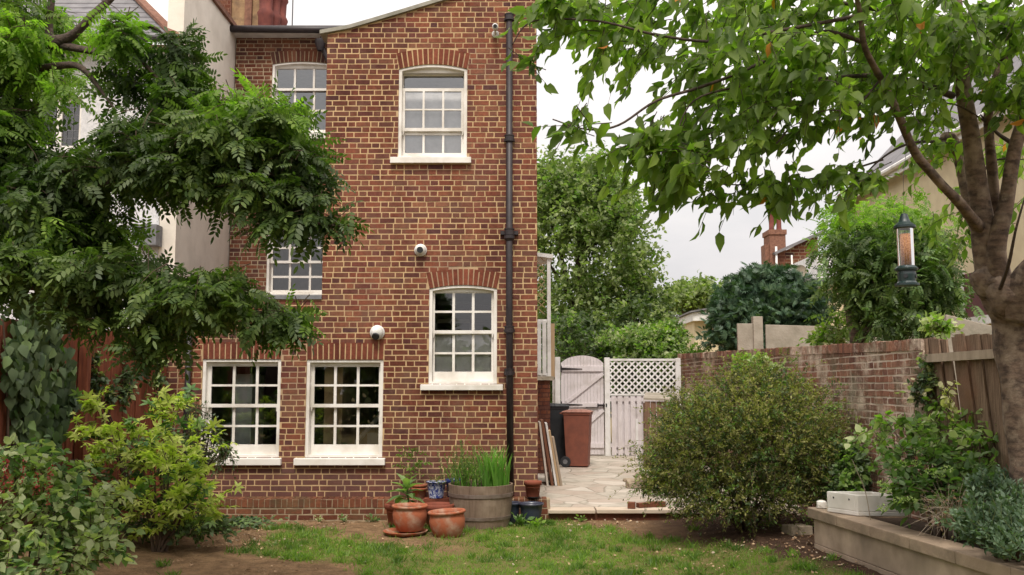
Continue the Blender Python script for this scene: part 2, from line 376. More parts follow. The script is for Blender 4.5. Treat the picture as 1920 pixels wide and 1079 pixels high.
def blobs(bl, n, shell=.5):
    "bl: (px,py,Y, rx_px,ry_px, ry_m, weight): real ellipsoids; returns positions and outward vectors"
    wt = np.array([b[6] for b in bl], float); wt /= wt.sum()
    idx = rng.choice(len(bl), n, p=wt); pos = np.zeros((n, 3)); outv = np.zeros((n, 3))
    C = np.array([tuple(P(b[0], b[1], b[2])) for b in bl]); Rd = np.array([(b[3] * b[2] / F, b[5], b[4] * b[2] / F) for b in bl])
    u = norm(rng.normal(size=(n, 3))); r = rng.random(n) ** (1 / 3.); r = shell * np.maximum(r, .72 + .28 * rng.random(n)) + (1 - shell) * r
    pos = C[idx] + u * r[:, None] * Rd[idx]; return pos, u, idx
def twigs(pos, d, length, nl, T, Fc, lsize, mats, name, parent, droop=.3, spread=1.0, up=.6, mi=None, stem=None, grav=.3, upj=.5, sj=.25):
    "leafy twigs: nl leaves along each"
    n = len(pos); d = norm(d); L_ = length * (1 + .3 * rng.normal(size=n)).clip(.4, 1.6)
    t = (np.arange(nl) + .6) / nl; tt = np.clip(t[None, :] + .04 * rng.normal(size=(n, nl)), .05, 1)
    Pp = pos[:, None, :] + d[:, None, :] * (L_[:, None] * tt)[..., None]; Pp[..., 2] -= grav * L_[:, None] * tt ** 2
    r = norm(rng.normal(size=(n, nl, 3))); r = norm(r - d[:, None, :] * np.sum(r * d[:, None, :], -1, keepdims=True))
    ld = d[:, None, :] * (.35 + .4 * tt[..., None]) + r * spread; ld[..., 2] -= droop
    nr = rng.normal(size=(n, nl, 3)) * upj; nr[..., 2] += up; nr += .25 * r
    sc = lsize * (1 + sj * rng.normal(size=(n, nl))).clip(.45, 1.6)
    V = place(T, Pp.reshape(-1, 3), ld.reshape(-1, 3), nr.reshape(-1, 3), sc.ravel())
    o = mesh_np(name, V, Fc, 0, mats, parent, None if mi is None else np.repeat(mi, nl))
    if stem:
        e = pos + d * L_[:, None]; e[:, 2] -= grav * L_; mdl = pos + d * L_[:, None] * .5; mdl[:, 2] -= grav * L_ * .25
        rad = stem[0]; prism(np.stack([pos, mdl, e], 1), [rad, rad * .8, rad * .4], stem[1], stem[2], stem[3])
    return o
def prism(pts, rads, name, mat, parent):
    "many thin three-sided stems at once"
    n, m, _ = pts.shape; d = norm(pts[:, -1] - pts[:, 0]); a = norm(np.cross(d, np.array([.3, .5, .81]))); b = np.cross(d, a)
    V = np.zeros((n, m * 3, 3)); Fc = []
    for i in range(m):
        for j in range(3):
            th = 2 * math.pi * j / 3; V[:, i * 3 + j] = pts[:, i] + (a * math.cos(th) + b * math.sin(th)) * rads[i]
    for i in range(m - 1):
        for j in range(3):
            j2 = (j + 1) % 3; Fc.append((i * 3 + j, i * 3 + j2, i * 3 + 3 + j2, i * 3 + 3 + j))
    return mesh_np(name, V, Fc, 0, [M[mat]], parent)
# ------------------------------------------------------------------ brick walls
def slab(mb, O, U, Nn, us, vs, hole, d0, d1):
    "plate of cells between splits us, vs; hole(u,v) -> void. d0 outer offset, d1 inner offset, measured inward"
    O = Vector(O); U = Vector(U); Nn = Vector(Nn); Zv = Vector((0, 0, 1))
    pt = lambda u, v, d: O + U * u + Zv * v - Nn * d
    us = sorted(set(round(u, 5) for u in us)); vs = sorted(set(round(v, 5) for v in vs))
    sol = [[not hole((us[i] + us[i + 1]) / 2, (vs[j] + vs[j + 1]) / 2) for j in range(len(vs) - 1)] for i in range(len(us) - 1)]
    g = lambda i, j: 0 <= i < len(us) - 1 and 0 <= j < len(vs) - 1 and sol[i][j]
    for i in range(len(us) - 1):
        for j in range(len(vs) - 1):
            if not sol[i][j]: continue
            a, b, c, d = us[i], us[i + 1], vs[j], vs[j + 1]
            mb.face([pt(a, c, d0), pt(b, c, d0), pt(b, d, d0), pt(a, d, d0)]); mb.face([pt(a, c, d1), pt(a, d, d1), pt(b, d, d1), pt(b, c, d1)])
            if not g(i - 1, j): mb.face([pt(a, c, d1), pt(a, c, d0), pt(a, d, d0), pt(a, d, d1)])
            if not g(i + 1, j): mb.face([pt(b, c, d0), pt(b, c, d1), pt(b, d, d1), pt(b, d, d0)])
            if not g(i, j - 1): mb.face([pt(a, c, d0), pt(a, c, d1), pt(b, c, d1), pt(b, c, d0)])
            if not g(i, j + 1): mb.face([pt(a, d, d0), pt(b, d, d0), pt(b, d, d1), pt(a, d, d1)])
def arc(op, u):
    "height of the opening's head above u"
    h = (op['u1'] - op['u0']) / 2; c = (op['u0'] + op['u1']) / 2; r = op.get('rise', 0)
    if r <= 0: return op['v1']
    return op['v1'] - r * ((u - c) / h) ** 2
def one_brick(mb, O, U, Nn, a, b, c, d, proud, jit, top=None):
    Zv = Vector((0, 0, 1)); pt = lambda u, v, q: O + U * u + Zv * v + Nn * q
    j = lambda: random.uniform(-jit, jit)
    q = proud + random.uniform(-.002, .002); cs = [(a + j(), c + j()), (b + j(), c + j()), (b + j(), d + j()), (a + j(), d + j())]
    if top: cs = [(u, min(v, top(u))) for u, v in cs]
    f = [pt(u, v, q) for u, v in cs]; g = [pt(u, v, -.004) for u, v in cs]
    mb.add(f + g, [(0, 1, 2, 3), (0, 4, 5, 1), (1, 5, 6, 2), (2, 6, 7, 3), (3, 7, 4, 0)])
def bricks(mb, O, U, Nn, u0, u1, v0, v1, ops=(), top=None, c=.075, joint=.015, proud=.003, jit=.0022, sl=.2, hl=.095, ph=0):
    O = Vector(O); U = Vector(U); Nn = Vector(Nn); per = sl + hl + 2 * joint; row = 0; v = v0
    while v < v1 - .01:
        top_v = min(v + c - joint, v1); vm = (v + top_v) / 2; u = u0 - per + (ph + (row % 2) * per / 2 + random.uniform(-.035, .035)) % per
        blocks = []
        for op in ops:
            k = op.get('pad', 0)
            if op['v0'] - .005 < vm < op['v1'] + k:
                if k and vm > op['v1'] - op.get('rise', 0) - .004:
                    # bricks of the arch ring occupy this row
                    hh = (op['u1'] - op['u0']) / 2; cc = (op['u0'] + op['u1']) / 2; tp = op['v1'] + k
                    fl = op.get('flare', 0); s_ = (vm - (op['v1'] - op.get('rise', 0))) / max(k + op.get('rise', 0), .01)
                    half = hh + fl * s_
                    if op.get('rise', 0) > 0:
                        rr = op['rise'] * 1.0; e = tp - vm; half = min(half, (hh + fl) * math.sqrt(max(0, e / rr)) if rr else half)
                    if half > .02: blocks.append((cc - half - .008, cc + half + .008))
                else: blocks.append((op['u0'], op['u1']))
        kind = 0
        while u < u1:
            w_ = (sl if kind == 0 else hl) * random.uniform(.94, 1.05); segs = [(max(u, u0), min(u + w_, u1))]
            for ba, bb in blocks:
                ns = []
                for s0, s1 in segs:
                    if s1 <= ba or s0 >= bb: ns.append((s0, s1)); continue
                    if s0 < ba: ns.append((s0, ba))
                    if s1 > bb: ns.append((bb, s1))
                segs = ns
            for s0, s1 in segs:
                if s1 - s0 < .022: continue
                if top and top((s0 + s1) / 2) < v + .012: continue
                one_brick(mb, O, U, Nn, s0, s1, v, top_v, proud, jit, top)
            u += w_ + joint; kind ^= 1
        v += c; row += 1
def arch_ring(mb, O, U, Nn, op, n, k, flare, proud=.007):
    "voussoirs over an opening"
    O = Vector(O); U = Vector(U); Nn = Vector(Nn); Zv = Vector((0, 0, 1)); u0, u1 = op['u0'], op['u1']; c = (u0 + u1) / 2; h = (u1 - u0) / 2
    rise = op.get('rise', 0); pt = lambda u, v, q: O + U * u + Zv * v + Nn * q
    for i in range(n):
        a0 = -1 + 2 * (i + .12) / n; a1 = -1 + 2 * (i + .88) / n; P4 = []
        for a, lv in ((a0, 0), (a1, 0), (a1, 1), (a0, 1)):
            u = c + a * (h + (flare if lv else 0)); v = op['v1'] - rise * a * a + (k if lv else 0.004); P4.append((u + random.uniform(-.001, .001), v + random.uniform(-.002, .002)))
        f = [pt(u, v, proud) for u, v in P4]; g = [pt(u, v, -.02) for u, v in P4]
        mb.add(f + g, [(0, 1, 2, 3), (0, 4, 5, 1), (1, 5, 6, 2), (2, 6, 7, 3), (3, 7, 4, 0)])
def spandrel(mb, O, U, Nn, op, depth):
    O = Vector(O); U = Vector(U); Nn = Vector(Nn); Zv = Vector((0, 0, 1)); pt = lambda u, v, q: O + U * u + Zv * v - Nn * q
    n = 12
    for i in range(n):
        a = op['u0'] + (op['u1'] - op['u0']) * i / n; b = op['u0'] + (op['u1'] - op['u0']) * (i + 1) / n
        mb.face([pt(a, arc(op, a), 0), pt(b, arc(op, b), 0), pt(b, op['v1'], 0), pt(a, op['v1'], 0)])
        mb.face([pt(a, arc(op, a), 0), pt(a, arc(op, a), depth), pt(b, arc(op, b), depth), pt(b, arc(op, b), 0)])

# ================================================================== GROUND
def fbm(x, y, s, o=4, ph=0):
    return sum(mnoise.noise(Vector((x * s * 2 ** k, y * s * 2 ** k, ph + k * 7.3))) / 2 ** k for k in range(o))
def gz(x, y):
    z = .16 * sm(1.5, 2.9, x) * sm(13.2, 11.2, y) * sm(3.0, 6.5, y) + .10 * sm(-3.2, -4.6, x) * sm(14, 11.5, y)
    return z
def grassmask(x, y):
    n = fbm(x, y, .55, 4, 3); n2 = fbm(x, y, 2.2, 3, 9)
    g = P_inv(x, y)
    px, py = g
    a = sm(570, 760, px + 260 * n + (py - 1000) * .5) * (1 - sm(1120, 1230, px - (py - 985) * 3.3 + 150 * n))
    a *= sm(982, 1006, py + 34 * n + 14 * n2)
    if 730 < px < 1030: a = max(a, .8 * sm(962, 975, py + 10 * n))
    if 1030 <= px < 1120: a = max(a, .8 * sm(962, 966, py) * (1 - sm(972, 980, py)))
    return max(0, min(1, a * 1.1 + .65 * n * a + .45 * n2 * a - .04)) if a > .03 else 0
def P_inv(x, y, z=0):
    dz = z - CZ; c = y * cT + dz * sT
    return 960 + F * x / c, 539.5 - F * (-y * sT + dz * cT) / c
xs = np.concatenate([[-400, -100, -30, -12], np.arange(-7, 7.01, .07), [12, 30, 100, 400]])
ys = np.concatenate([[-400, -100, -30, -8, 0, 4], np.arange(5.5, 13.01, .07), [14, 16, 20, 30, 60, 150, 500, 1500]])
V = []; A = []
for y in ys:
    for x in xs:
        inn = -7 <= x <= 7 and 5.5 <= y <= 13
        V.append((x, y, (gz(x, y) + .014 * fbm(x, y, 1.7) + .012 * fbm(x, y, 7, 2)) if inn else -.02)); gm = grassmask(x, y) if inn else .6
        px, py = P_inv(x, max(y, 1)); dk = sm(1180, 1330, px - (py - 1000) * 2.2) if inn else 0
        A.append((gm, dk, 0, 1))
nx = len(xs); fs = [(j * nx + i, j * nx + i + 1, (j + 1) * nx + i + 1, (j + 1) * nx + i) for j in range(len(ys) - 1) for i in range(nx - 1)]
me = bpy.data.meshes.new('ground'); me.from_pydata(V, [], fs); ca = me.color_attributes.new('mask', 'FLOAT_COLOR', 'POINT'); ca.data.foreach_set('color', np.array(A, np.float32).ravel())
me.polygons.foreach_set('use_smooth', [True] * len(fs))
m, t, p, o = newmat('ground'); at = N(t, 'ShaderNodeAttribute'); at.attribute_name = 'mask'; sp = N(t, 'ShaderNodeSeparateColor'); t.links.new(at.outputs[0], sp.inputs[0])
dirt = col(t, (.35, .22, .12), (.20, .125, .068), ramp(t, nse(t, 4.5, 9, .75), .40, .60)); dirt = col(t, dirt, (.36, .26, .16), ramp(t, nse(t, 22, 7, .75), .57, .66)); dirt = col(t, dirt, (.075, .05, .03), ramp(t, nse(t, 13, 7, .75), .58, .68))
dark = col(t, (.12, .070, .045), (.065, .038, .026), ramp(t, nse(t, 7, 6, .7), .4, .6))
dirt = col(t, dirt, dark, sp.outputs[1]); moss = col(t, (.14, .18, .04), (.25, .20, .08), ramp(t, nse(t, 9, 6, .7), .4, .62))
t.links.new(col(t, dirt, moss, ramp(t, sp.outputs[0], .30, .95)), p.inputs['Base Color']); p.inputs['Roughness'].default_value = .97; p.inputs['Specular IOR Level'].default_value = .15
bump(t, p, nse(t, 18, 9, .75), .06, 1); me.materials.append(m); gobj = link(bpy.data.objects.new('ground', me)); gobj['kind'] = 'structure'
# grass blades
pts = []
while len(pts) < 52000:
    x = random.uniform(-4.6, 4.2); y = 5.9 + 6.6 * random.random() ** 1.1
    if random.random() < (grassmask(x, y) ** 1.6) * 1.2:
        for _ in range(4):
            pts.append((x + random.gauss(0, .016), y + random.gauss(0, .016)))
pts = np.array(pts); n = len(pts); pos = np.array([(a, b, gz(a, b) - .002) for a, b in pts])
T = np.array([(-.5, 0, 0), (.5, 0, 0), (.3, .55, .04), (0, 1, .22)]); Tf = [(0, 1, 2), (0, 2, 3)]
T = T * np.array([.12, 1, 1])
d = np.concatenate([rng.normal(size=(n, 2)) * .75, np.full((n, 1), 1.)], 1); nr = np.concatenate([rng.normal(size=(n, 2)), np.zeros((n, 1))], 1)
g_ = mesh_np('grass', place(T, pos, d, nr, .020 + .05 * rng.random(n) ** 2.5), Tf, 0, [M['grass']], None); tag(g_, 'patchy short green lawn grass in front of the house', 'grass', kind='stuff')
tf_ = []
while len(tf_) < 260:
    x = random.uniform(-3.5, 3.2); y = random.uniform(6.4, 12); 
    if random.random() < grassmask(x, y) * .8 + .04: tf_.append((x, y, random.uniform(.03, .09)))
tp_ = np.array([(a + random.gauss(0, c_ * .7), b_ + random.gauss(0, c_ * .7), gz(a, b_)) for a, b_, c_ in tf_ for _ in range(46)]); n = len(tp_)
d = np.concatenate([rng.normal(size=(n, 2)) * .55, np.full((n, 1), 1.)], 1); nr = np.concatenate([rng.normal(size=(n, 2)), np.zeros((n, 1))], 1)
tag(mesh_np('grass_tufts', place(T, tp_, d, nr, .045 + .05 * rng.random(n)), Tf, 0, [M['leaf_mid'], M['grass']], None, (rng.random(n) > .5).astype(int)), 'taller darker grass tufts dotted over the lawn', 'grass', kind='stuff')
# leaf litter
lp = []
while len(lp) < 5200:
    x = random.uniform(-3.4, 4); y = random.uniform(6.5, 12.3); px, py = P_inv(x, y)
    k = .16 + 1.2 * sm(1150, 1350, px) + .9 * (1 - sm(420, 640, px)) + .6 * (1 - sm(985, 1000, py))
    if random.random() < k * (.45 + 1.1 * fbm(x, y, 1.2)): lp.append((x, y, gz(x, y) + .018))
lp = np.array(lp); n = len(lp); T, Tf = leaf(1, .7, .3, -.2)
lt = mesh_np('fallen_leaves', place(T, lp, np.concatenate([rng.normal(size=(n, 2)), rng.normal(size=(n, 1)) * .15], 1), np.concatenate([rng.normal(size=(n, 2)) * .35, np.ones((n, 1))], 1), .008 + .036 * rng.random(n) ** 3), Tf, 0, [M['litter'], M['raw_wood'], M['stone']], None, rng.choice(3, n, p=[.5, .3, .2]))
tag(lt, 'pale dry fallen leaves scattered over the bare soil', 'fallen leaves', kind='stuff')

# ================================================================== BRICK HOUSE
Y0 = 12.6
house = empty('brick_house', 'brown brick house with white sash windows and a projecting rear bay', 'house', loc=(0, Y0, 0))
house.location = (0, 0, 0)
xL, xR = PX(306, Y0), P(1007, 500, Y0).x; xB = P(607, 400, Y0).x; zP = .28; zL = zP + .075 * 35      # left wing top
tp = [(x_, z_) for x_, z_ in ((P(a, b, Y0).x, P(a, b, Y0).z) for a, b in ((606, 66), (655, 56), (700, 43), (760, 25), (842, 0), (900, -17), (1010, -48)))]
def baytop(u):
    for (a, za), (b, zb) in zip(tp, tp[1:]):
        if u <= b: return za + (zb - za) * (u - a) / (b - a)
    return tp[-1][1]
def WD(ox0, ox1, yt, yb, cols, rows, nup, sill, rise=0, ringn=14, ringpx=28, flare=6, transom=None, split=0.05, Y=Y0, blind=None, ctr=None):
    ym = (yt + yb) / 2; X = lambda a, yy=ym: P(a, yy, Y).x; Z = lambda b: PZ(b, Y)
    d = dict(u0=X(ox0), u1=X(ox1), v0=Z(yb), v1=Z(yt), rise=Z(yt) - Z(yt + rise), pad=Z(yt - ringpx) - Z(yt), flare=flare * Y / F, n=ringn,
             cols=[(X(a), X(b)) for a, b in cols], rows=[(Z(b), Z(a)) for a, b in rows], nup=nup, sill=None if not sill else (X(sill[0]), X(sill[1]), Z(sill[3]), Z(sill[2])),
             tr=None if not transom else (X(transom[0]), X(transom[1]), Z(transom[3]), Z(transom[2])), Y=Y, blind=blind)
    return d
wins = [
 WD(747, 876, 121, 297, [(758, 791), (795, 828), (832, 864)], [(168, 201), (204, 237), (249, 283)], 2, (734, 884, 297, 308), 9, 14, 29, 6, transom=(754, 868, 136, 162)),
 WD(804, 932, 535, 722, [(814, 847), (852, 884), (889, 921)], [(549, 582), (586, 619), (627, 660), (664, 697)], 2, (790, 943, 722, 732), 7, 14, 30, 7),
 WD(573, 718, 675, 860, [(586, 623), (628, 666), (671, 708)], [(688, 721), (725, 758), (765, 798), (802, 835)], 2, (555, 724, 860, 872), 0, 14, 32, 1),
 WD(377, 525, 674, 860, [(391, 431), (436, 475), (480, 517)], [(687, 721), (725, 758), (765, 798), (802, 835)], 2, (355, 531, 860, 872), 0, 14, 32, 1),
]
Nf = (0, -1, 0); Uf = (1, 0, 0); Of = (0, Y0, 0)
inop = lambda ops: (lambda u, v: any(o_['u0'] < u < o_['u1'] and o_['v0'] < v < o_['v1'] for o_ in ops))
# mortar shell of the front
mw = MB(); us = [xL, xB, xR] + [o_[k] for o_ in wins for k in ('u0', 'u1')]; vs = [0, zP, zL, tp[0][1] - .02] + [o_[k] for o_ in wins for k in ('v0', 'v1')]
hf = inop(wins); slab(mw, Of, Uf, Nf, us, vs, lambda u, v: hf(u, v) or (v > zL and u < xB), 0, .3)
for o_ in wins:
    if o_['rise'] > 0: spandrel(mw, Of, Uf, Nf, o_, .12)
n = 26; zb = round(tp[0][1] - .02, 5)     # sloping top of the bay
for i in range(n):
    a = xB + (xR - xB) * i / n; b = xB + (xR - xB) * (i + 1) / n
    mw.hexa([(a, Y0 + .3, zb), (b, Y0 + .3, zb), (b, Y0, zb), (a, Y0, zb), (a, Y0 + .3, baytop(a)), (b, Y0 + .3, baytop(b)), (b, Y0, baytop(b)), (a, Y0, baytop(a))])
mw.box(xR - .25, xR, Y0 + .3, 22, -.1, baytop(xR)); mw.box(xB, xB + .25, Y0 + .3, 16.4, 0, tp[0][1] - .05); mw.box(xL, xL + .25, Y0 + .3, 16.4, 0, zL)
mw.build('mortar', M['mortar'], house)
wb = MB(); bricks(wb, Of, Uf, Nf, xL, xR, zP, zL, wins); bricks(wb, Of, Uf, Nf, xB, xR, zL, 7.6, wins, top=lambda u: baytop(u) - .01, ph=.11)
bricks(wb, (xR, Y0, 0), (0, 1, 0), (1, 0, 0), .0, 8.5, .1, 7.4); bricks(wb, (xB, 16.4, 0), (0, -1, 0), (-1, 0, 0), 0, 3.8, zL, tp[0][1] - .06)
wb.build('brick_wall', M['brick'], house)
for o_ in wins: ab = MB(); arch_ring(ab, Of, Uf, Nf, o_, o_['n'], o_['pad'], o_['flare']); ab.build('brick_arch', M['brick_arch'], house)
# plinth: body, coping of bricks on edge, two courses
Yp = 12.36; xPR = P(1031, 940, Yp).x; pm = MB(); pm.box(xL, xPR, Yp, Y0 - .001, -.1, zP - .012); pm.build('plinth_mortar', M['mortar_old'], house)
pb = MB(); x = xL
while x < xPR - .03:
    one_brick(pb, Vector((0, Yp, 0)), Vector(Uf), Vector(Nf), x, x + .064, .168, .268 + random.uniform(-.006, .006), .008, .003)
    k0 = len(pb.v); pb.hexa([(x, Y0 - .02, zP - .03), (x + .064, Y0 - .02, zP - .03), (x + .064, Yp + .004, zP - .03), (x, Yp + .004, zP - .03), (x, Y0 - .02, zP), (x + .064, Y0 - .02, zP), (x + .064, Yp + .004, zP - .006), (x, Yp + .004, zP - .006)]); x += .0735
bricks(pb, (0, Yp, 0), Uf, Nf, xL, xPR, .01, .16, jit=.004)
bricks(pb, (xPR, Yp, 0), (0, 1, 0), (1, 0, 0), .01, .23, .01, .26, jit=.004)
pb.build('plinth', M['brick_plinth'], house)
# bay roof, coping
cb = MB()
for (a, za), (b, z2) in zip(tp, tp[1:]):
    a_ = a - (.04 if a == tp[0][0] else 0); cb.hexa([(a_, Y0 + .32, za + .002), (b, Y0 + .32, z2 + .002), (b, Y0 - .05, z2 + .002), (a_, Y0 - .05, za + .002), (a_, Y0 + .32, za + .055), (b, Y0 + .32, z2 + .055), (b, Y0 - .05, z2 + .055), (a_, Y0 - .05, za + .055)])
cb.build('coping', M['coping'], house)
rb = MB()
for (a, za), (b, z2) in zip(tp, tp[1:]): rb.hexa([(a, 16.39, za - .06), (b, 16.39, z2 - .06), (b, Y0 + .325, z2 - .06), (a, Y0 + .325, za - .06), (a, 16.39, za), (b, 16.39, z2), (b, Y0 + .325, z2), (a, Y0 + .325, za)])
rb.box(xR - .26, xR + .02, Y0 + .3, 22, baytop(xR), baytop(xR) + .05)
rb.build('roof', M['slate'], house)
lc = MB(); lc.box(xL - .02, xB - .001, Y0 - .03, Y0 + .33, zL, zL + .055); lc.box(xL, xB, Y0 + .33, 16.4, zL - .1, zL + .01); lc.build('wing_roof', M['lead'], house)
# windows
def plate(mb, u0, u1, v0, v1, panes, Y, d0, d1):
    us = [u0, u1] + [a for q in panes for a in q[:2]]; vs = [v0, v1] + [a for q in panes for a in q[2:]]
    slab(mb, (0, Y, 0), Uf, Nf, us, vs, lambda u, v: any(q[0] < u < q[1] and q[2] < v < q[3] for q in panes), d0, d1)
def window(o_, parent, label=None, horns=True):
    Y = o_['Y']; fr = MB(); e = .042; u0, u1, v0, v1 = o_['u0'] + .002, o_['u1'] - .002, o_['v0'], o_['v1'] - .003; top = o_['v1'] - o_['rise']
    gt = o_['tr'][3] if o_['tr'] else o_['rows'][0][1]; st = gt + .045           # straight line below the head
    fr.box(u0, u0 + e, Y + .012, Y + .24, v0, top - .0); fr.box(u1 - e, u1, Y + .012, Y + .24, v0, top)
    n = 14 if o_['rise'] > 0 else 1
    for i in range(n):       # head follows the arch: thin front lip, deep board behind
        a = u0 + (u1 - u0) * i / n; b = u0 + (u1 - u0) * (i + 1) / n; za, z2 = arc(o_, a) - .004, arc(o_, b) - .004
        if o_['rise'] > 0: a_, b_ = max(a, u0), min(b, u1)
        fr.hexa([(a, Y + .24, za - .032), (b, Y + .24, z2 - .032), (b, Y + .010, z2 - .032), (a, Y + .010, za - .032), (a, Y + .24, za), (b, Y + .24, z2), (b, Y + .010, z2), (a, Y + .010, za)])
        lo = min(za, z2) - .04
        fr.hexa([(a, Y + .2, st - .03), (b, Y + .2, st - .03), (b, Y + .07, st - .03), (a, Y + .07, st - .03), (a, Y + .2, za - .03), (b, Y + .2, z2 - .03), (b, Y + .07, z2 - .03), (a, Y + .07, za - .03)])
    fr.box(u0 + e, u1 - e, Y + .03, Y + .24, v0, v0 + .045)
    wo = fr.build('window', M['white_paint'], parent, bevel=.003)
    if label: wo['label'] = label
    C = o_['cols']; Rw = o_['rows']; k = o_['nup']; su0, su1 = u0 + e, u1 - e
    up = [(a, b, c, d) for a, b in C for c, d in Rw[:k]]; dn = [(a, b, c, d) for a, b in C for c, d in Rw[k:]]
    s1 = MB(); vt = st if not o_['tr'] else o_['rows'][0][1] + .045
    plate(s1, su0, su1, Rw[k - 1][0] - .045, vt, up, Y, .085, .120); s1.build('sash', M['white_paint'], wo, bevel=.002)
    for sx in (su0 + .005, su1 - .03):
        if horns: h_ = MB(); h_.hexa([(sx, Y + .12, Rw[k - 1][0] - .10), (sx + .012, Y + .12, Rw[k - 1][0] - .10), (sx + .012, Y + .09, Rw[k - 1][0] - .10), (sx, Y + .09, Rw[k - 1][0] - .10), (sx, Y + .12, Rw[k - 1][0] - .046), (sx + .025, Y + .12, Rw[k - 1][0] - .046), (sx + .025, Y + .085, Rw[k - 1][0] - .046), (sx, Y + .085, Rw[k - 1][0] - .046)]); h_.build('sash_horn', M['white_paint'], wo)
    s2 = MB(); plate(s2, su0 + .004, su1 - .004, v0 + .046, Rw[k - 1][0] - .012, dn, Y, .130, .165); s2.build('sash', M['white_paint'], wo, bevel=.002)
    gp = MB()
    for q, dd in [(q, .105) for q in up] + [(q, .148) for q in dn]:
        a, b, c, d = q; j = [random.uniform(-.0012, .0012) for _ in range(3)]
        gp.face([(a - .004, Y + dd + j[0], c - .004), (b + .004, Y + dd + j[1], c - .004), (b + .004, Y + dd + j[2] + j[1] - j[0], d + .004), (a - .004, Y + dd + j[2], d + .004)])
    if o_['tr']:
        a, b, c, d = o_['tr']; s3 = MB(); plate(s3, su0, su1, vt + .001, d + .02, [(a, b, c, d)], Y, .16, .19); s3.build('transom', M['white_paint'], wo)
        gp.face([(a, Y + .175, c), (b, Y + .175, c), (b, Y + .175, d), (a, Y + .175, d)])
    gp.build('glass', M['upper_glass' if o_['v0'] > 4.6 else 'glass'], wo)
    if o_['sill']:
        a, b, c, d = o_['sill']; sb = MB(); sb.hexa([(a, Y + .06, c), (b, Y + .06, c), (b, Y - .075, c), (a, Y - .075, c), (a, Y + .06, d + .012), (b, Y + .06, d + .012), (b, Y - .075, d), (a, Y - .075, d)])
        sb.build('sill', M['white_paint'], wo, bevel=.004)
    if o_['blind']:
        z0_, z1_ = o_['blind']; bb = MB(); bb.box(u0 + e, u1 - e, Y + .2, Y + .205, z0_, z1_); bb.build('blind', M['blind'], wo)
    return wo
wins[0]['blind'] = (wins[0]['v0'] + .05, wins[0]['rows'][0][1] + .02)
wins[1]['blind'] = (wins[1]['v0'] + .05, wins[1]['rows'][2][1] + .01)
for o_, lb in zip(wins, ('arched sash window near the roof, its top sash let down', 'arched sash window beside the drainpipe', 'lower sash window nearer the drainpipe', 'lower sash window half behind the yellow leaved shrub')): window(o_, house, lb)
# rooms behind the glass
def room(x0, x1, y0, y1, z0, z1, mats):
    r = MB(); r.face([(x0, y1, z0), (x1, y1, z0), (x1, y1, z1), (x0, y1, z1)]); r.face([(x0, y0, z0), (x0, y1, z0), (x0, y1, z1), (x0, y0, z1)]); r.face([(x1, y1, z0), (x1, y0, z0), (x1, y0, z1), (x1, y1, z1)])
    r.mi = 1; r.face([(x0, y0, z0), (x1, y0, z0), (x1, y1, z0), (x0, y1, z0)]); r.mi = 0; r.face([(x0, y0, z1), (x0, y1, z1), (x1, y1, z1), (x1, y0, z1)])
    return r.build('room', [M[a] for a in mats], house)
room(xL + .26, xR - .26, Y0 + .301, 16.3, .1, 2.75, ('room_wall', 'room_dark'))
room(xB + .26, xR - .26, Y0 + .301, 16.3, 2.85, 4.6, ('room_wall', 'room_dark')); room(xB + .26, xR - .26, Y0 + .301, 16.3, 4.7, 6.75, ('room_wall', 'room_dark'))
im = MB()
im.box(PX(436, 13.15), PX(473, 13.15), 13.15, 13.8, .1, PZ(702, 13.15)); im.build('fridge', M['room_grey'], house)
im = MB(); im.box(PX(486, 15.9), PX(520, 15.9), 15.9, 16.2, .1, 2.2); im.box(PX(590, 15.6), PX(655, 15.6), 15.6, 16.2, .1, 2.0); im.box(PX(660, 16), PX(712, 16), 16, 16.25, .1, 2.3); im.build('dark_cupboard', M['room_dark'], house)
im = MB(); im.bar(P(650, 850, 14), P(712, 780, 14), .1, .06); im.box(PX(690, 13.7), PX(712, 13.7), 13.7, 14.0, .9, 1.05); im.build('stair_rail', M['room_wall'], house)
im = MB(); im.box(P(815, 600, 13.5).x, P(885, 600, 13.5).x, 13.5, 13.53, PZ(572, 13.5), PZ(566, 13.5)); im.box(P(815, 600, 13.5).x, P(885, 600, 13.5).x, 13.5, 13.53, PZ(606, 13.5), PZ(599, 13.5))
for a in (818, 850, 883): im.box(P(a - 3, 600, 13.5).x, P(a + 2, 600, 13.5).x, 13.5, 13.53, PZ(655, 13.5), PZ(566, 13.5))
im.build('reflection_bars', M['white_paint'], house)  # white bars added behind the panes, standing in for a reflection in the glass
# drainpipe
dp = MB(); dx = P(955, 400, Y0).x; dpy = Y0 - .08; zt = P(955, 28, dpy).z; x2 = P(957, 900, Y0).x
dp.tube([(dx, dpy, zt), (dx, dpy, 2.8), (x2, dpy, .3)], .046, 14)
dpo = dp.build('drainpipe', M['black_iron'], house, smooth=True)
for py in (35, 262, 437, 620, 700):
    jb = MB(); z = PZ(py, dpy); jb.lathe((dx, dpy, z), [(.052, -.03), (.064, -.03), (.064, .04), (.07, .045), (.07, .06), (.052, .06)], 16)
    if py == 437: jb.lathe((dx, dpy, z), [(.052, -.11), (.072, -.08), (.072, -.04), (.052, -.03)], 16); jb.box(dx - .12, dx + .12, dpy + .02, dpy + .075, z - .02, z + .03)
    jb.box(dx - .075, dx + .075, dpy + .045, dpy + .085, z - .01, z + .02); jb.build('pipe_joint', M['black_iron'], dpo, smooth=False)
dp = MB(); x3 = P(353, 760, Y0).x; dp.tube([(x3, Y0 - .06, .25), (x3, Y0 - .06, PZ(600, Y0))], .04, 12); dp.build('drainpipe', M['black_iron'], house, smooth=True)
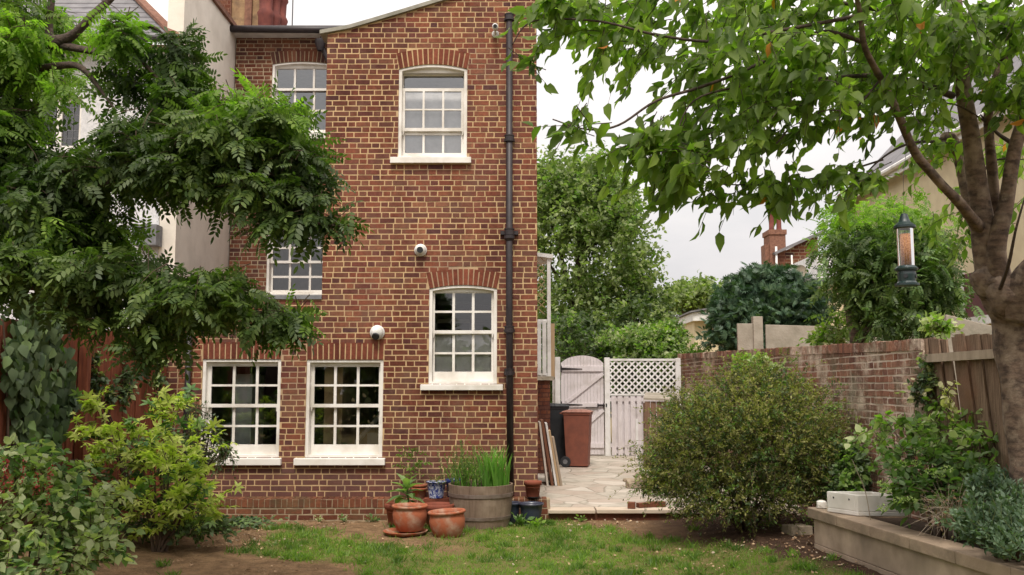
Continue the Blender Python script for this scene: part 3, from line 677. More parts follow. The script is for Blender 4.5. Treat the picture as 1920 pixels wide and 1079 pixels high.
# recessed main wall
Y1 = 16.4; xm0 = P(436, 300, Y1).x; Oq = (0, Y1, 0); zE = PZ(72, Y1)
wr = [WD(509, 622, 116, 250, [(517, 548), (552, 584), (588, 612)], [(127, 163), (167, 202), (206, 240)], 1, (505, 626, 250, 262), 5, 15, 22, 5, Y=Y1, ctr=1),
      WD(500, 622, 428, 552, [(509, 539), (543, 577), (581, 612)], [(438, 462), (466, 488), (493, 516), (520, 543)], 2, (497, 626, 552, 560), 5, 15, 22, 5, Y=Y1)]
rw = MB(); us = [xm0, xB + .2] + [o_[k] for o_ in wr for k in ('u0', 'u1')]; vs = [zL, zE + .2] + [o_[k] for o_ in wr for k in ('v0', 'v1')]
slab(rw, Oq, Uf, Nf, us, vs, inop(wr), 0, .3)
for o_ in wr: spandrel(rw, Oq, Uf, Nf, o_, .12)
rw.build('rear_mortar', M['mortar_old'], house); b2 = MB(); bricks(b2, Oq, Uf, Nf, xm0, xB + .05, zL, zE + .2, wr); b2.build('rear_brick_wall', M['brick_old'], house)
for o_ in wr: ab = MB(); arch_ring(ab, Oq, Uf, Nf, o_, 15, o_['pad'], o_['flare']); ab.build('brick_arch', M['brick_old'], house)
for o_, lb in zip(wr, ('upper window set back beside the bay', 'middle window set back beside the bay')): window(o_, house, lb, horns=False)
room(xm0 + .1, xB + 2, Y1 + .301, 20, 3.2, 5.3, ('room_wall', 'room_dark')); room(xm0 + .1, xB + 2, Y1 + .301, 20, 5.4, 8.1, ('room_wall', 'room_dark'))
so = MB(); za = PZ(60, Y1 - .3); so.box(xm0 - .02, xB + .3, Y1 - .22, Y1 - .19, zE + .04, za + .05); so.hexa([(xm0 - .02, Y1 + .01, zE), (xB + .3, Y1 + .01, zE), (xB + .3, Y1 - .19, zE + .02), (xm0 - .02, Y1 - .19, zE + .02), (xm0 - .02, Y1 + .01, zE + .05), (xB + .3, Y1 + .01, zE + .05), (xB + .3, Y1 - .19, zE + .06), (xm0 - .02, Y1 - .19, zE + .06)]); so.build('fascia', M['soffit'], house)
gu = MB(); gu.tube([(xm0 - .04, Y1 - .29, za + .06), (xB + .25, Y1 - .29, za + .03)], .062, 12); gt = gu.build('gutter', M['black_iron'], house, smooth=True)
hp = MB(); hx = P(604, 90, Y1 - .3).x; hp.tube([(hx + .05, Y1 - .26, za), (hx - .06, Y1 - .22, za - .16), (hx + .03, Y1 - .16, za - .35), (hx + .14, Y1 - .12, za - .6), (hx + .14, Y1 - .12, zL)], .05, 10); hp.lathe((hx - .05, Y1 - .22, za - .2), [(.05, -.12), (.1, .02), (.1, .08)], 12); hp.build('drainpipe', M['black_iron'], house, smooth=True)
mr = MB()
for i in range(9):
    a = i / 9; mr.hexa([(xm0 - .1, Y1 - .3 + i * .35, za + .10 + i * .07), (xB + 3, Y1 - .3 + i * .35, za + .10 + i * .07), (xB + 3, Y1 + .1 + i * .35, za + .17 + i * .07), (xm0 - .1, Y1 + .1 + i * .35, za + .17 + i * .07), (xm0 - .1, Y1 - .3 + i * .35, za + .12 + i * .07), (xB + 3, Y1 - .3 + i * .35, za + .12 + i * .07), (xB + 3, Y1 + .1 + i * .35, za + .20 + i * .07), (xm0 - .1, Y1 + .1 + i * .35, za + .20 + i * .07)])
mr.build('main_roof', M['slate'], house)
# chimney stack with spikes and pots
Yc = 17.0; zc = za + .15; ck = MB(); a0, a1 = P(405, 40, Yc).x, P(512, 40, Yc).x
ck.box(a0, P(432, 40, Yc).x, Yc, Yc + 1.2, zc, zc + 2.2); ck.mi = 1
ck.box(P(432, 40, Yc).x, P(458, 40, Yc).x, Yc + .06, Yc + 1.2, zc, zc + 2.2); ck.box(P(471, 40, Yc).x, P(503, 40, Yc).x, Yc + .06, Yc + 1.2, zc, zc + 2.2); ck.mi = 0
ck.box(P(458, 40, Yc).x, P(471, 40, Yc).x, Yc, Yc + 1.2, zc, zc + 2.2)
plain('ochre_brick', (.40, .26, .14), .95, (.26, .16, .09), 9, bmp=.01, c3=(.2, .13, .08), s3=5)
plain('old_stack', (.26, .13, .085), .95, (.15, .07, .05), 12, bmp=.01)
cko = ck.build('chimney', [M['old_stack'], M['ochre_brick']], house)
bs = MB(); bricks(bs, (0, Yc, 0), Uf, Nf, a0, P(431, 40, Yc).x, zc, zc + 1.4); bs.build('chimney_brickwork', M['brick_old'], cko)
for px in (509, 518, 526):
    q = P(px, 30, Yc + .3); pt_ = MB(); pt_.lathe((q.x, Yc - .1 + (px - 509) * .02, zc - .05), [(.10, 0), (.14, .1), (.15, .2), (.10, .26), (.14, .34), (.14, .5), (.16, .56), (.12, .64), (.13, .9), (.16, .95), (.13, 1.1), (.0, 1.12)], 14); pt_.build('chimney_pot', M['red_clay'], cko, smooth=True)
sk = MB(); u_ = P(432, 40, Yc).x
while u_ < P(506, 40, Yc).x:
    for dl in (-.05, 0, .05): sk.bar((u_, Yc - .05, zc), (u_ + dl, Yc - .12, zc + .16), .012, .012)
    u_ += .045
sk.build('bird_spikes', M['spike'], cko)
an = MB(); q = P(548, 45, 17.5); an.tube([(q.x, 17.5, za), (q.x, 17.5, za + 3)], .013, 6); an.build('aerial_pole', M['lead'], house)
# side landing with lattice screen
Yl = 16.6; la = MB(); l0, l1 = xR, P(1034, 600, Yl).x; zt, zm, z0 = PZ(478, Yl), PZ(602, Yl), PZ(706, Yl)
la.box(l1 - .075, l1 - .012, Yl, Yl + .07, z0, zt - .05); la.hexa([(l0, Yl + 1.2, zt - .02), (l1 + .03, Yl + 1.2, zt - .02), (l1 + .03, Yl - .04, zt - .07), (l0, Yl - .04, zt - .02), (l0, Yl + 1.2, zt + .06), (l1 + .03, Yl + 1.2, zt + .06), (l1 + .03, Yl - .04, zt - .0), (l0, Yl - .04, zt + .05)])
la.box(l0, l1 - .08, Yl + .01, Yl + .05, zm - .03, zm + .03); la.box(l0, l1 - .08, Yl + .01, Yl + .05, z0, z0 + .06)
for i in range(4): la.box(l0 + .01 + i * .095, l0 + .08 + i * .095, Yl - .015, Yl + .009, z0 + .02, zm) if l0 + .08 + i * .095 < l1 - .08 else None
la.build('landing_rail', M['white_gate'], house)
lt_ = MB()
k = zm + .12
while k < zt - .1:
    for s_ in (-1, 1):
        a = (l0, Yl + .03, k if s_ > 0 else k + .22); b = (l1 - .12, Yl + .03, k + .22 if s_ > 0 else k); lt_.bar(a, b, .012, .018, up=(0, 1, 0)) if b[2] < zt - .05 else None
    k += .12
lt_.build('lattice', M['raw_wood'], house)
ld = MB(); ld.box(l0, l1 + .04, Yl - .05, Yl + 2.2, z0 - .07, z0); ld.build('landing', M['slab'], house)
pr = MB(); bricks(pr, (0, Yl, 0), Uf, Nf, l0, l1 - .03, .2, z0 - .07); pr.box(l0, l1 - .03, Yl + .001, Yl + 2, .1, z0 - .071); pr.build('landing_pier', M['brick_old'], house)
po = MB(); q0 = P(1037, 650, Yl + 1); po.box(q0.x - .045, q0.x + .03, Yl + 1, Yl + 1.07, 1.9, PZ(607, Yl + 1)); po.build('timber_post', M['raw_wood'], house)

# ------------------------------------------------------------------ security cameras
def dome_cam(px, py, r, lab, aim):
    c = P(px, py, Y0); o = empty('security_camera', lab, 'security camera', 'dome cameras on the brick wall', (c.x, Y0 - .005, c.z))
    b = MB(); b.lathe((0, 0, 0), [(r * 1.02, 0), (r * 1.05, -.02), (r, -.045), (0, -.045)], 24, 'y'); bo = b.build('base', M['white_gate'], o, smooth=True)
    d = MB(); prof = [(r * .92 * math.cos(a), -.045 - r * .9 * math.sin(a)) for a in np.linspace(0, math.pi / 2, 9)]; d.lathe((0, 0, 0), prof, 24, 'y'); d.build('dome', M['white_gate'], o, smooth=True)
    av = Vector(aim).normalized(); cc = Vector((0, -.045, 0)) + av * r * .78; s1 = av.cross(Vector((0, 0, 1))).normalized(); s2 = s1.cross(av)
    e = MB(); n = 18
    for rr, k0, k1 in ((r * .52, 0, .022),):
        ring = [cc + (s1 * math.cos(t_) + s2 * math.sin(t_)) * rr for t_ in np.linspace(0, 2 * math.pi, n, endpoint=False)]; e.add(ring + [q + av * k1 * 1.2 for q in ring], [tuple(range(n, 2 * n))] + [(i, (i + 1) % n, n + (i + 1) % n, n + i) for i in range(n)])
    e.build('lens', M['black_plastic'], o)
dome_cam(789, 470, .082, 'white dome camera above the arched window by the drainpipe', (.0, -1, -.12))
dome_cam(708, 624, .095, 'larger white dome camera above a ground floor window', (-.1, -.72, -.62))
c = P(929, 63, Y0); o = empty('security_camera', 'small white bullet camera high up beside the drainpipe', 'security camera', loc=(c.x, Y0 - .005, c.z)); b = MB()
b.lathe((0, 0, -.02), [(.05, 0), (.05, -.03), (0, -.03)], 16, 'y'); b.build('base', M['white_gate'], o, smooth=True)
b = MB(); b.tube([(0, -.03, -.03), (-.005, -.1, .01)], .014, 8); b.tube([(0, -.06, .045), (0, -.26, -.0)], .04, 14); b.build('body', M['white_gate'], o, smooth=True); b = MB(); b.tube([(0, -.258, -.0), (0, -.266, -.002)], .028, 14); b.build('lens', M['black_plastic'], o)

# ================================================================== NEIGHBOURS LEFT
nb = empty('rendered_house', 'cream and white rendered house behind the spreading tree', 'house', loc=(-8, 13.8, 0)); nb.location = (0, 0, 0)
xs_ = P(434, 300, 16.4).x; b = MB(); b.box(xs_ - .25, xs_, 13.8, 16.39, 0, PZ(58, 16.4)); b.box(xs_ - .25, xs_ , 16.391, 19, 0, PZ(58, 16.4)); b.build('side_wall', M['cream_render'], nb)
b = MB(); b.box(xs_ - .3, xs_ + .05, 13.75, 16.5, PZ(58, 16.4), PZ(58, 16.4) + .08); b.build('verge', M['old_stack'], nb)
xf1 = P(336, 200, 13.8).x - .0; xf0 = -14; ze = PZ(84, 13.8); wv = [(P(62, 230, 13.8).x, P(152, 230, 13.8).x, PZ(282, 13.8), PZ(182, 13.8))]
b = MB(); slab(b, (0, 13.8, 0), Uf, Nf, [xf0, xs_ - .26, wv[0][0], wv[0][1]], [0, ze, wv[0][2], wv[0][3]], lambda u, v: wv[0][0] < u < wv[0][1] and wv[0][2] < v < wv[0][3], 0, .3); b.build('front_wall', M['pebbledash'], nb)
b = MB(); b.box(P(255, 440, 13.7).x, P(300, 440, 13.7).x, 13.55, 13.79, PZ(462, 13.7), PZ(424, 13.7)); b.build('ledge', M['lead'], nb)
b = MB(); a0, a1, c0, c1 = wv[0]; plate(b, a0, a1, c0, c1, [(a0 + .10, (a0 + a1) / 2 - .03, c0 + .08, c1 - .08), ((a0 + a1) / 2 + .05, a1 - .05, c0 + .08, c1 - .08)], 13.8, .05, .1); wo = b.build('window', M['white_paint'], nb)
b = MB(); b.face([(a0, 13.88, c0), (a1, 13.88, c0), (a1, 13.88, c1), (a0, 13.88, c1)]); b.build('glass', M['glass'], wo)
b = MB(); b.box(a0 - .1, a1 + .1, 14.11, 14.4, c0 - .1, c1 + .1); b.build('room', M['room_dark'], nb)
b = MB()
for k in range(6): b.box(a0 + .1, a1 - .05, 13.872, 13.876, c0 + .08 + k * .12, c0 + .088 + k * .12)
for k in range(8): b.box(a0 + .12 + k * .09, a0 + .126 + k * .09, 13.870, 13.874, c0 + .08, c1 - .08)
b.build('lead_bars', M['lead'], wo)
b = MB(); hipx = P(330, 30, 13.6).x
for i in range(13):
    y_, z_ = 13.55 + i * .22, ze + i * .17; xe = P(338, 80, 13.8).x - i * .17
    b.hexa([(xf0, y_, z_), (xe, y_, z_), (xe - .15, y_ + .26, z_ + .18), (xf0, y_ + .26, z_ + .18), (xf0, y_, z_ + .022), (xe, y_, z_ + .022), (xe - .15, y_ + .26, z_ + .20), (xf0, y_ + .26, z_ + .20)])
b.build('roof', M['slate'], nb)
b = MB(); b.bar((P(334, 74, 13.7).x, 13.6, ze + .06), (P(334, 74, 13.7).x - 2.1, 16.3, ze + 2.2), .16, .05); b.build('hip_tiles', M['old_stack'], nb)
b = MB(); b.tube([(xf0, 13.5, ze - .02), (P(334, 74, 13.7).x, 13.5, ze - .02)], .055, 8); b.build('gutter', M['black_iron'], nb)

# ================================================================== LEFT FENCE
fe = empty('red_fence', 'tall red brown board fence running back to the house', 'fence', loc=(0, 0, 0))
A0, B0 = Vector((-4.74, 12.55, 0)), Vector((-5.45, 6.0, 0)); dF = (B0 - A0).normalized(); L0 = (B0 - A0).length
b = MB(); k = 0
while k * .15 < L0:
    c = A0 + dF * (k * .15 + .073); t_ = .012 * (k % 2)
    b.obox((c.x + t_, c.y, 1.2), dF, (-dF.y, dF.x, 0), (0, 0, 1), .0735, .009, 1.2 + .004 * (k % 3)); k += 1
b.build('boards', M['red_fence'], fe)
for k in range(4):
    c = A0 + dF * (k * 1.83 + .05); b = MB(); b.box(c.x + .02, c.x + .12, c.y - .05, c.y + .05, 0, 2.5); b.build('post', M['red_fence'], fe)

# ================================================================== PATIO, STEP
zp0 = .14
def pz(y): return zp0 + .0169 * (y - 12.3)
b = MB(); b.hexa([(xR + .0, 24, .0), (3.9, 24, .0), (3.9, 12.62, .0), (xR, 12.62, .0), (xR, 24, pz(24) - .012), (3.9, 24, pz(24) - .012), (3.9, 12.62, pz(12.62) - .012), (xR, 12.62, pz(12.62) - .012)]); o = b.build('patio_base', M['slab_joint']); o['kind'] = 'structure'
m, t, p, o = newmat('crazy_paving'); tcn = N(t, 'ShaderNodeTexCoord'); dn_ = N(t, 'ShaderNodeTexNoise'); dn_.inputs['Scale'].default_value = 3
ds = N(t, 'ShaderNodeMix', data_type='VECTOR'); ds.inputs[0].default_value = .07; t.links.new(tcn.outputs['Object'], dn_.inputs[0]); t.links.new(tcn.outputs['Object'], ds.inputs[4]); t.links.new(dn_.outputs[1], ds.inputs[5])
v1_ = N(t, 'ShaderNodeTexVoronoi', feature='DISTANCE_TO_EDGE'); v2_ = N(t, 'ShaderNodeTexVoronoi'); 
for v_ in (v1_, v2_): v_.inputs['Scale'].default_value = 2.3; t.links.new(ds.outputs[1], v_.inputs['Vector'])
k = col(t, (.50, .45, .38), (.34, .305, .25), ramp(t, nse(t, 2.2, 9, .75), .40, .60)); sv_ = N(t, 'ShaderNodeSeparateColor'); t.links.new(v2_.outputs[1], sv_.inputs[0]); k = col(t, k, (.42, .33, .27), ramp(t, sv_.outputs[0], .3, 1, (0, 0, 0), (.7, .7, .7))); k = col(t, k, (.62, .56, .49), ramp(t, sv_.outputs[1], .6, 1, (0, 0, 0), (.7, .7, .7)))
jm = ramp(t, v1_.outputs[0], .006, .034, (.7, .7, .7), (0, 0, 0)); k = col(t, k, (.28, .25, .195), jm); k = col(t, k, (.24, .21, .14), ramp(t, nse(t, 1.1, 7, .7), .55, .75, (0, 0, 0), (.7, .7, .7))); t.links.new(k, p.inputs['Base Color']); p.inputs['Roughness'].default_value = .9; bump(t, p, ramp(t, v1_.outputs[0], .005, .04), .012, .8)
b = MB(); b.hexa([(xR, 21, -.1), (3.95, 21, -.1), (3.95, 12.6, -.1), (xR, 12.6, -.1), (xR, 21, pz(21)), (3.95, 21, pz(21)), (3.95, 12.6, pz(12.6)), (xR, 12.6, pz(12.6))]); o = b.build('patio', M['crazy_paving']); o['kind'] = 'structure'
sx = P(1028, 955, 12.3).x; b = MB()
for k, (a, c_) in enumerate(((sx, 1.08), (1.095, 2.06), (2.075, 2.9), (2.915, 3.7))): b.box(a, c_, 12.30 + .012 * (k % 2), 12.61, zp0 - .045, zp0 + .003 * (k % 3))
o = b.build('patio_step', M['step_stone'], bevel=.006); o['kind'] = 'structure'
b = MB(); b.box(sx + .01, 3.7, 12.36, 12.6, -.05, zp0 - .046); o = b.build('step_riser', M['brick_plinth']); o['kind'] = 'structure'

# ================================================================== GARDEN WALL, FENCE RIGHT
wA, wB = Vector((3.90, 8.86, 0)), Vector((3.66, 20.6, 0)); dW = (wB - wA).normalized(); nW = Vector((-dW.y, dW.x, 0)); LW = (wB - wA).length
def wtop(u): return 2.07 + (2.33 - 2.07) * u / LW
gw = empty('garden_wall', 'old weathered brick garden wall stained white along the right side', 'wall')
b = MB(); nq = 12
for i in range(nq):
    a, c_ = LW * i / nq, LW * (i + 1) / nq; p0, p1 = wA + dW * a, wA + dW * c_; q0, q1 = p0 - nW * .22, p1 - nW * .22
    b.hexa([(*p0.xy, 0), (*q0.xy, 0), (*q1.xy, 0), (*p1.xy, 0), (*p0.xy, wtop(a)), (*q0.xy, wtop(a)), (*q1.xy, wtop(c_)), (*p1.xy, wtop(c_))])
b.build('mortar', M['mortar_garden'], gw)
b = MB(); bricks(b, wA, dW, nW, 0, LW, .05, 2.4, top=wtop, jit=.005, joint=.017, proud=.004)
bricks(b, wA - nW * .22, -nW.cross(Vector((0, 0, 1))) if False else nW, -dW, 0, .22, .05, 2.05, jit=.005)
b.build('brickwork', M['brick_garden'], gw)
b = MB(); u_ = 0
while u_ < LW - .05:
    h_ = .105 + random.uniform(-.008, .008); c = wA + dW * (u_ + .033) - nW * .11; s_ = Vector((0, 0, 1)); tilt = random.uniform(-.04, .04)
    b.obox((c.x, c.y, wtop(u_) + h_ / 2 + .002), (dW + Vector((0, 0, tilt))).normalized(), nW, (Vector((0, 0, 1)) - dW * tilt).normalized(), .033, .125 + random.uniform(-.006, .006), h_ / 2); u_ += .073
b.build('coping', M['brick_garden'], gw)
fr_ = empty('wooden_fence', 'leaning grey brown board fence between the brick wall and the big tree', 'fence')
fA, fB = Vector((3.93, 8.84, 0)), Vector((4.05, 5.4, 0)); dG = (fB - fA).normalized(); nG = Vector((dG.y, -dG.x, 0)); 
for k in range(29):
    s_ = k * .116 + .06; c = fA + dG * s_; lean = .26 + random.uniform(-.03, .03); hw = .069 + random.uniform(-.005, .004); bb_ = MB()
    t0 = c - dG * lean * .5; b0 = c + dG * lean * .5; off = -nG * (.024 * (k % 2) + random.uniform(0, .004)); zt_ = 2.17 + random.uniform(-.02, .02) - .0 * k
    if k == 4: zt_ -= .14
    pts = [(b0 + off - dG * hw, .5), (b0 + off + dG * hw, .5), (b0 + off + dG * hw - nG * -.02, .5), (b0 + off - dG * hw + nG * .02, .5)]
    th_ = nG * .018
    bb_.hexa([(*(b0 + off - dG * hw).xy, .55), (*(b0 + off + dG * hw).xy, .55), (*(b0 + off + dG * hw + th_).xy, .55), (*(b0 + off - dG * hw + th_).xy, .55), (*(t0 + off - dG * hw).xy, zt_), (*(t0 + off + dG * hw).xy, zt_), (*(t0 + off + dG * hw + th_).xy, zt_), (*(t0 + off - dG * hw + th_).xy, zt_)])
    bb_.build('board', M['grey_wood'], fr_)
for z_, w_ in ((1.99, .075), (.86, .075)):
    rb_ = MB(); p0 = fA + dG * -.05 + nG * .05; p1 = fB + nG * .05; p0.z = z_; p1.z = z_ + .01; rb_.bar(p0, p1, .06, w_); rb_.build('rail', M['pale_wood'], fr_)
# concrete panels beyond the wall
cp = empty('concrete_fence', 'grey concrete panel fence beyond the brick garden wall', 'fence'); Yq = 16.2
b = MB(); b.box(P(1383, 630, Yq).x, P(1414, 630, Yq).x, Yq, Yq + .06, 0, PZ(607, Yq)); b.build('panel', M['concrete'], cp, bevel=.008)
b = MB(); b.box(P(1412, 630, Yq).x, P(1430, 630, Yq).x, Yq - .04, Yq + .1, 0, PZ(594, Yq)); b.build('post', M['concrete'], cp, bevel=.008)
b = MB(); x0, x1 = P(1436, 630, Yq).x, P(1800, 630, Yq).x
b.hexa([(x0, Yq + .05, 0), (x1, Yq + .05, 0), (x1, Yq, 0), (x0, Yq, 0), (x0, Yq + .05, PZ(609, Yq)), (x1, Yq + .05, PZ(619, Yq)), (x1, Yq, PZ(619, Yq)), (x0, Yq, PZ(609, Yq))]); b.build('panel', M['concrete'], cp, bevel=.008)
b = MB(); ya = 10.5; q = [P(1774, 590, ya), P(1880, 616, ya)]; b.hexa([(q[0].x, ya + .1, 0), (q[1].x, ya + .1, 0), (q[1].x, ya, 0), (q[0].x, ya, 0), (q[0].x, ya + .1, q[0].z), (q[1].x, ya + .1, q[1].z), (q[1].x, ya, q[1].z), (q[0].x, ya, q[0].z)])
o = b.build('concrete_slab', M['concrete'], bevel=.008); tag(o, 'sloping concrete slab standing behind the leaning board fence', 'slab')

# ================================================================== GATE AND LATTICE
Yg = 20.0; zg = pz(Yg)
gp = empty('garden_gate', 'pale grey arched plank gate with black strap hinges', 'gate')
X_ = lambda px: P(px, 740, Yg).x; Z_ = lambda py: PZ(py, Yg)
b = MB(); n = 13; g0, g1 = X_(1052), X_(1132); gc, gh = (g0 + g1) / 2, (g1 - g0) / 2; zs = Z_(690); zr = Z_(667) - zs
for i in range(n):
    a, c_ = g0 + (g1 - g0) * i / n + .002, g0 + (g1 - g0) * (i + 1) / n - .002; f_ = lambda u: zs + zr * math.sqrt(max(0, 1 - ((u - gc) / gh) ** 2 * .86)) - zr * math.sqrt(.14) * .0
    b.hexa([(a, Yg + .03, zg + .03), (c_, Yg + .03, zg + .03), (c_, Yg, zg + .03), (a, Yg, zg + .03), (a, Yg + .03, f_(a)), (c_, Yg + .03, f_(c_)), (c_, Yg, f_(c_)), (a, Yg, f_(a))])
b.build('planks', M['gate_paint'], gp)
b = MB()
for py0, py1 in ((687, 697), (756, 764), (831, 840)): b.box(g0 + .01, g1 - .01, Yg - .03, Yg - .001, Z_(py1), Z_(py0))
b.bar(((X_(1064)), Yg - .018, Z_(757)), (X_(1130), Yg - .018, Z_(699)), .028, .08, up=(0, 1, 0)) if False else None
def diag(px0, py0, px1, py1, w_=.075):
    a = Vector((X_(px0), Yg - .016, Z_(py0))); c_ = Vector((X_(px1), Yg - .016, Z_(py1))); d = (c_ - a).normalized(); s_ = Vector((-d.z, 0, d.x)); b.obox((a + c_) / 2, d, (0, 1, 0), s_, (c_ - a).length / 2, .014, w_ / 2)
diag(1062, 755, 1131, 701); diag(1062, 829, 1131, 769); b.build('braces', M['gate_paint'], gp, bevel=.003)
for py in (692, 759):
    b = MB(); b.box(X_(1050), X_(1053.5), Yg - .045, Yg - .03, Z_(py + 6), Z_(py - 6)); x0, x1 = X_(1053), X_(1092); b.hexa([(x0, Yg - .031, Z_(py + 2.4)), (x1, Yg - .031, Z_(py + .8)), (x1, Yg - .042, Z_(py + .8)), (x0, Yg - .042, Z_(py + 2.4)), (x0, Yg - .031, Z_(py - 2.4)), (x1, Yg - .031, Z_(py - .2)), (x1, Yg - .042, Z_(py - .2)), (x0, Yg - .042, Z_(py - 2.4))]); b.build('hinge', M['black_iron'], gp)
b = MB(); b.box(X_(1120), X_(1136), Yg - .05, Yg - .03, Z_(761.5), Z_(758.5)); b.box(X_(1119.5), X_(1121.5), Yg - .055, Yg - .03, Z_(764), Z_(757)); b.box(X_(1130.5), X_(1132.5), Yg - .06, Yg - .03, Z_(765), Z_(756)); b.box(X_(1135), X_(1137.5), Yg - .06, Yg - .04, Z_(764), Z_(757)); b.box(X_(1098), X_(1120), Yg - .04, Yg - .03, Z_(764.6), Z_(763.4)); b.build('latch', M['black_iron'], gp)
b = MB(); b.box(X_(1040.5), X_(1050.5), Yg - .06, Yg + .05, zg, Z_(670)); b.box(X_(1036), X_(1043), Yg + .06, Yg + .1, zg, Z_(712)); b.build('post', M['white_gate'], gp, bevel=.005)
b = MB(); b.box(X_(1133.5), X_(1143.5), Yg - .06, Yg + .05, zg, Z_(671)); b.build('post', M['white_gate'], gp, bevel=.005)
ls = empty('lattice_fence', 'white lattice topped fence panel beside the arched gate', 'fence')
b = MB(); x0, x1, za_, zb_ = X_(1144), X_(1268), Z_(739), Z_(676)
b.box(x0, x1, Yg - .03, Yg + .02, Z_(677), Z_(673)); b.box(x0, x1, Yg - .03, Yg + .02, Z_(742), Z_(738.5)); b.build('rails', M['white_gate'], ls)
b = MB(); sp_ = X_(12.2 + 1144) - x0; W_, H_ = x1 - x0, zb_ - za_
for s_, yy in ((1, Yg - .012), (-1, Yg + .0)):
    c_ = -H_
    while c_ < W_:
        # line x = c + t, z = t (or mirrored)
        t0, t1 = max(0, -c_), min(H_, W_ - c_)
        if t1 - t0 > .03:
            pa = (x0 + c_ + t0, t0); pb_ = (x0 + c_ + t1, t1)
            if s_ < 0: pa = (pa[0], H_ - pa[1]); pb_ = (pb_[0], H_ - pb_[1])
            A_, B_ = Vector((pa[0], yy, za_ + pa[1])), Vector((pb_[0], yy, za_ + pb_[1])); d = (B_ - A_).normalized(); b.obox((A_ + B_) / 2, d, (0, 1, 0), (-d.z, 0, d.x), (B_ - A_).length / 2, .0055, .017)
        c_ += sp_
b.build('lattice', M['white_gate'], ls)
b = MB()
for i in range(11):
    a = X_(1146 + i * 11.9); b.box(a, a + X_(8.3 + 1144) - x0, Yg - .035, Yg - .018, zg + .01, Z_(743)) if a < x1 - .1 else None
for py in (746, 832): b.box(x0, x1, Yg - .017, Yg + .02, Z_(py + 7), Z_(py))
for i in range(11):
    a = X_(1151.5 + i * 11.9); b.box(a, a + X_(8.3 + 1144) - x0, Yg + .021, Yg + .035, zg + .05, Z_(743)) if a < x1 - .1 else None
b.build('pickets', M['gate_paint'], ls)
b = MB(); b.box(X_(1267), X_(1276.5), Yg - .06, Yg + .05, zg, Z_(672)); b.build('post', M['white_gate'], ls, bevel=.005)
b = MB(); q = P(1192, 820, 19.6); b.box(q.x, q.x + .05, 19.6, 19.65, pz(19.6), PZ(786, 19.6)); o = b.build('white_stake', M['white_gate']); tag(o, 'short white stake standing against the picket panel', 'stake')
# ------------------------------------------------------------------ bins
def wheelie(name, px0, px1, yt, Y, body, lid, lab, depth, rot):
    w_ = (px1 - px0) * Y / F; z0 = pz(Y); h = PZ(yt, Y) - z0; o = empty(name, lab, 'wheelie bin', loc=((P(px0, 800, Y).x + P(px1, 800, Y).x) / 2, Y, z0)); o.rotation_euler.z = rot
    hw = w_ / 2 * .93; b = MB()
    def ring(f, z, e=0): return [(-hw * f - e, -depth / 2 * f - e, z), (hw * f + e, -depth / 2 * f - e, z), (hw * f + e, depth / 2 * f + e, z), (-hw * f - e, depth / 2 * f + e, z)]
    b.hexa(ring(.80, .02) + ring(.98, h - .10)); b.hexa(ring(.98, h - .10, .012) + ring(1.0, h - .05, .012)); b.box(-hw * .5, hw * .5, -depth / 2 * .93 - .01, -depth / 2 * .8, h * .55, h * .56)
    b.build('body', M[body], o, bevel=.02)
    l = MB(); n_ = 6; e = .03
    for i in range(n_):
        y0_, y1_ = -depth / 2 - e + (depth + 2 * e) * i / n_, -depth / 2 - e + (depth + 2 * e) * (i + 1) / n_; f_ = lambda y: h - .05 + .055 * math.sqrt(max(0, 1 - (y / (depth / 2 + e + .01)) ** 2))
        l.hexa([(-hw - e, y0_, h - .05), (hw + e, y0_, h - .05), (hw + e, y1_, h - .05), (-hw - e, y1_, h - .05), (-hw * .94, y0_, f_(y0_)), (hw * .94, y0_, f_(y0_)), (hw * .94, y1_, f_(y1_)), (-hw * .94, y1_, f_(y1_))])
    l.build('lid', M[lid], o, bevel=.008); hb = MB(); hb.tube([(-hw * .8, depth / 2 + .06, h - .07), (hw * .8, depth / 2 + .06, h - .07)], .014, 8); hb.bar((-hw * .8, depth / 2, h - .08), (-hw * .8, depth / 2 + .06, h - .07), .02, .02); hb.bar((hw * .8, depth / 2, h - .08), (hw * .8, depth / 2 + .06, h - .07), .02, .02); hb.build('handle', M[body], o)
    for sx_ in (-1, 1):
        wl = MB(); n2 = 20; cx = sx_ * (hw * .86); cy = depth / 2 * .86; rr = .10
        for r_, x_ in ((rr, .025),):
            wl.tube([(cx - x_, cy, rr), (cx + x_, cy, rr)], r_, n2)
        wo_ = wl.build('wheel', M['black_plastic'], o, bevel=.006); hbb = MB(); hbb.tube([(cx + sx_ * .025, cy, rr), (cx + sx_ * .032, cy, rr)], .045, 14); hbb.build('hub', M['lead'], wo_)
    return o
wheelie('wheelie_bin', 1012, 1061, 757, 18.3, 'black_plastic', 'black_plastic', 'black wheelie bin standing behind the brown one', .55, R(96))
wheelie('wheelie_bin', 1062, 1105, 768, 17.8, 'brown_plastic', 'brown_lid', 'brown wheelie bin in front of the white gate', .50, R(78))
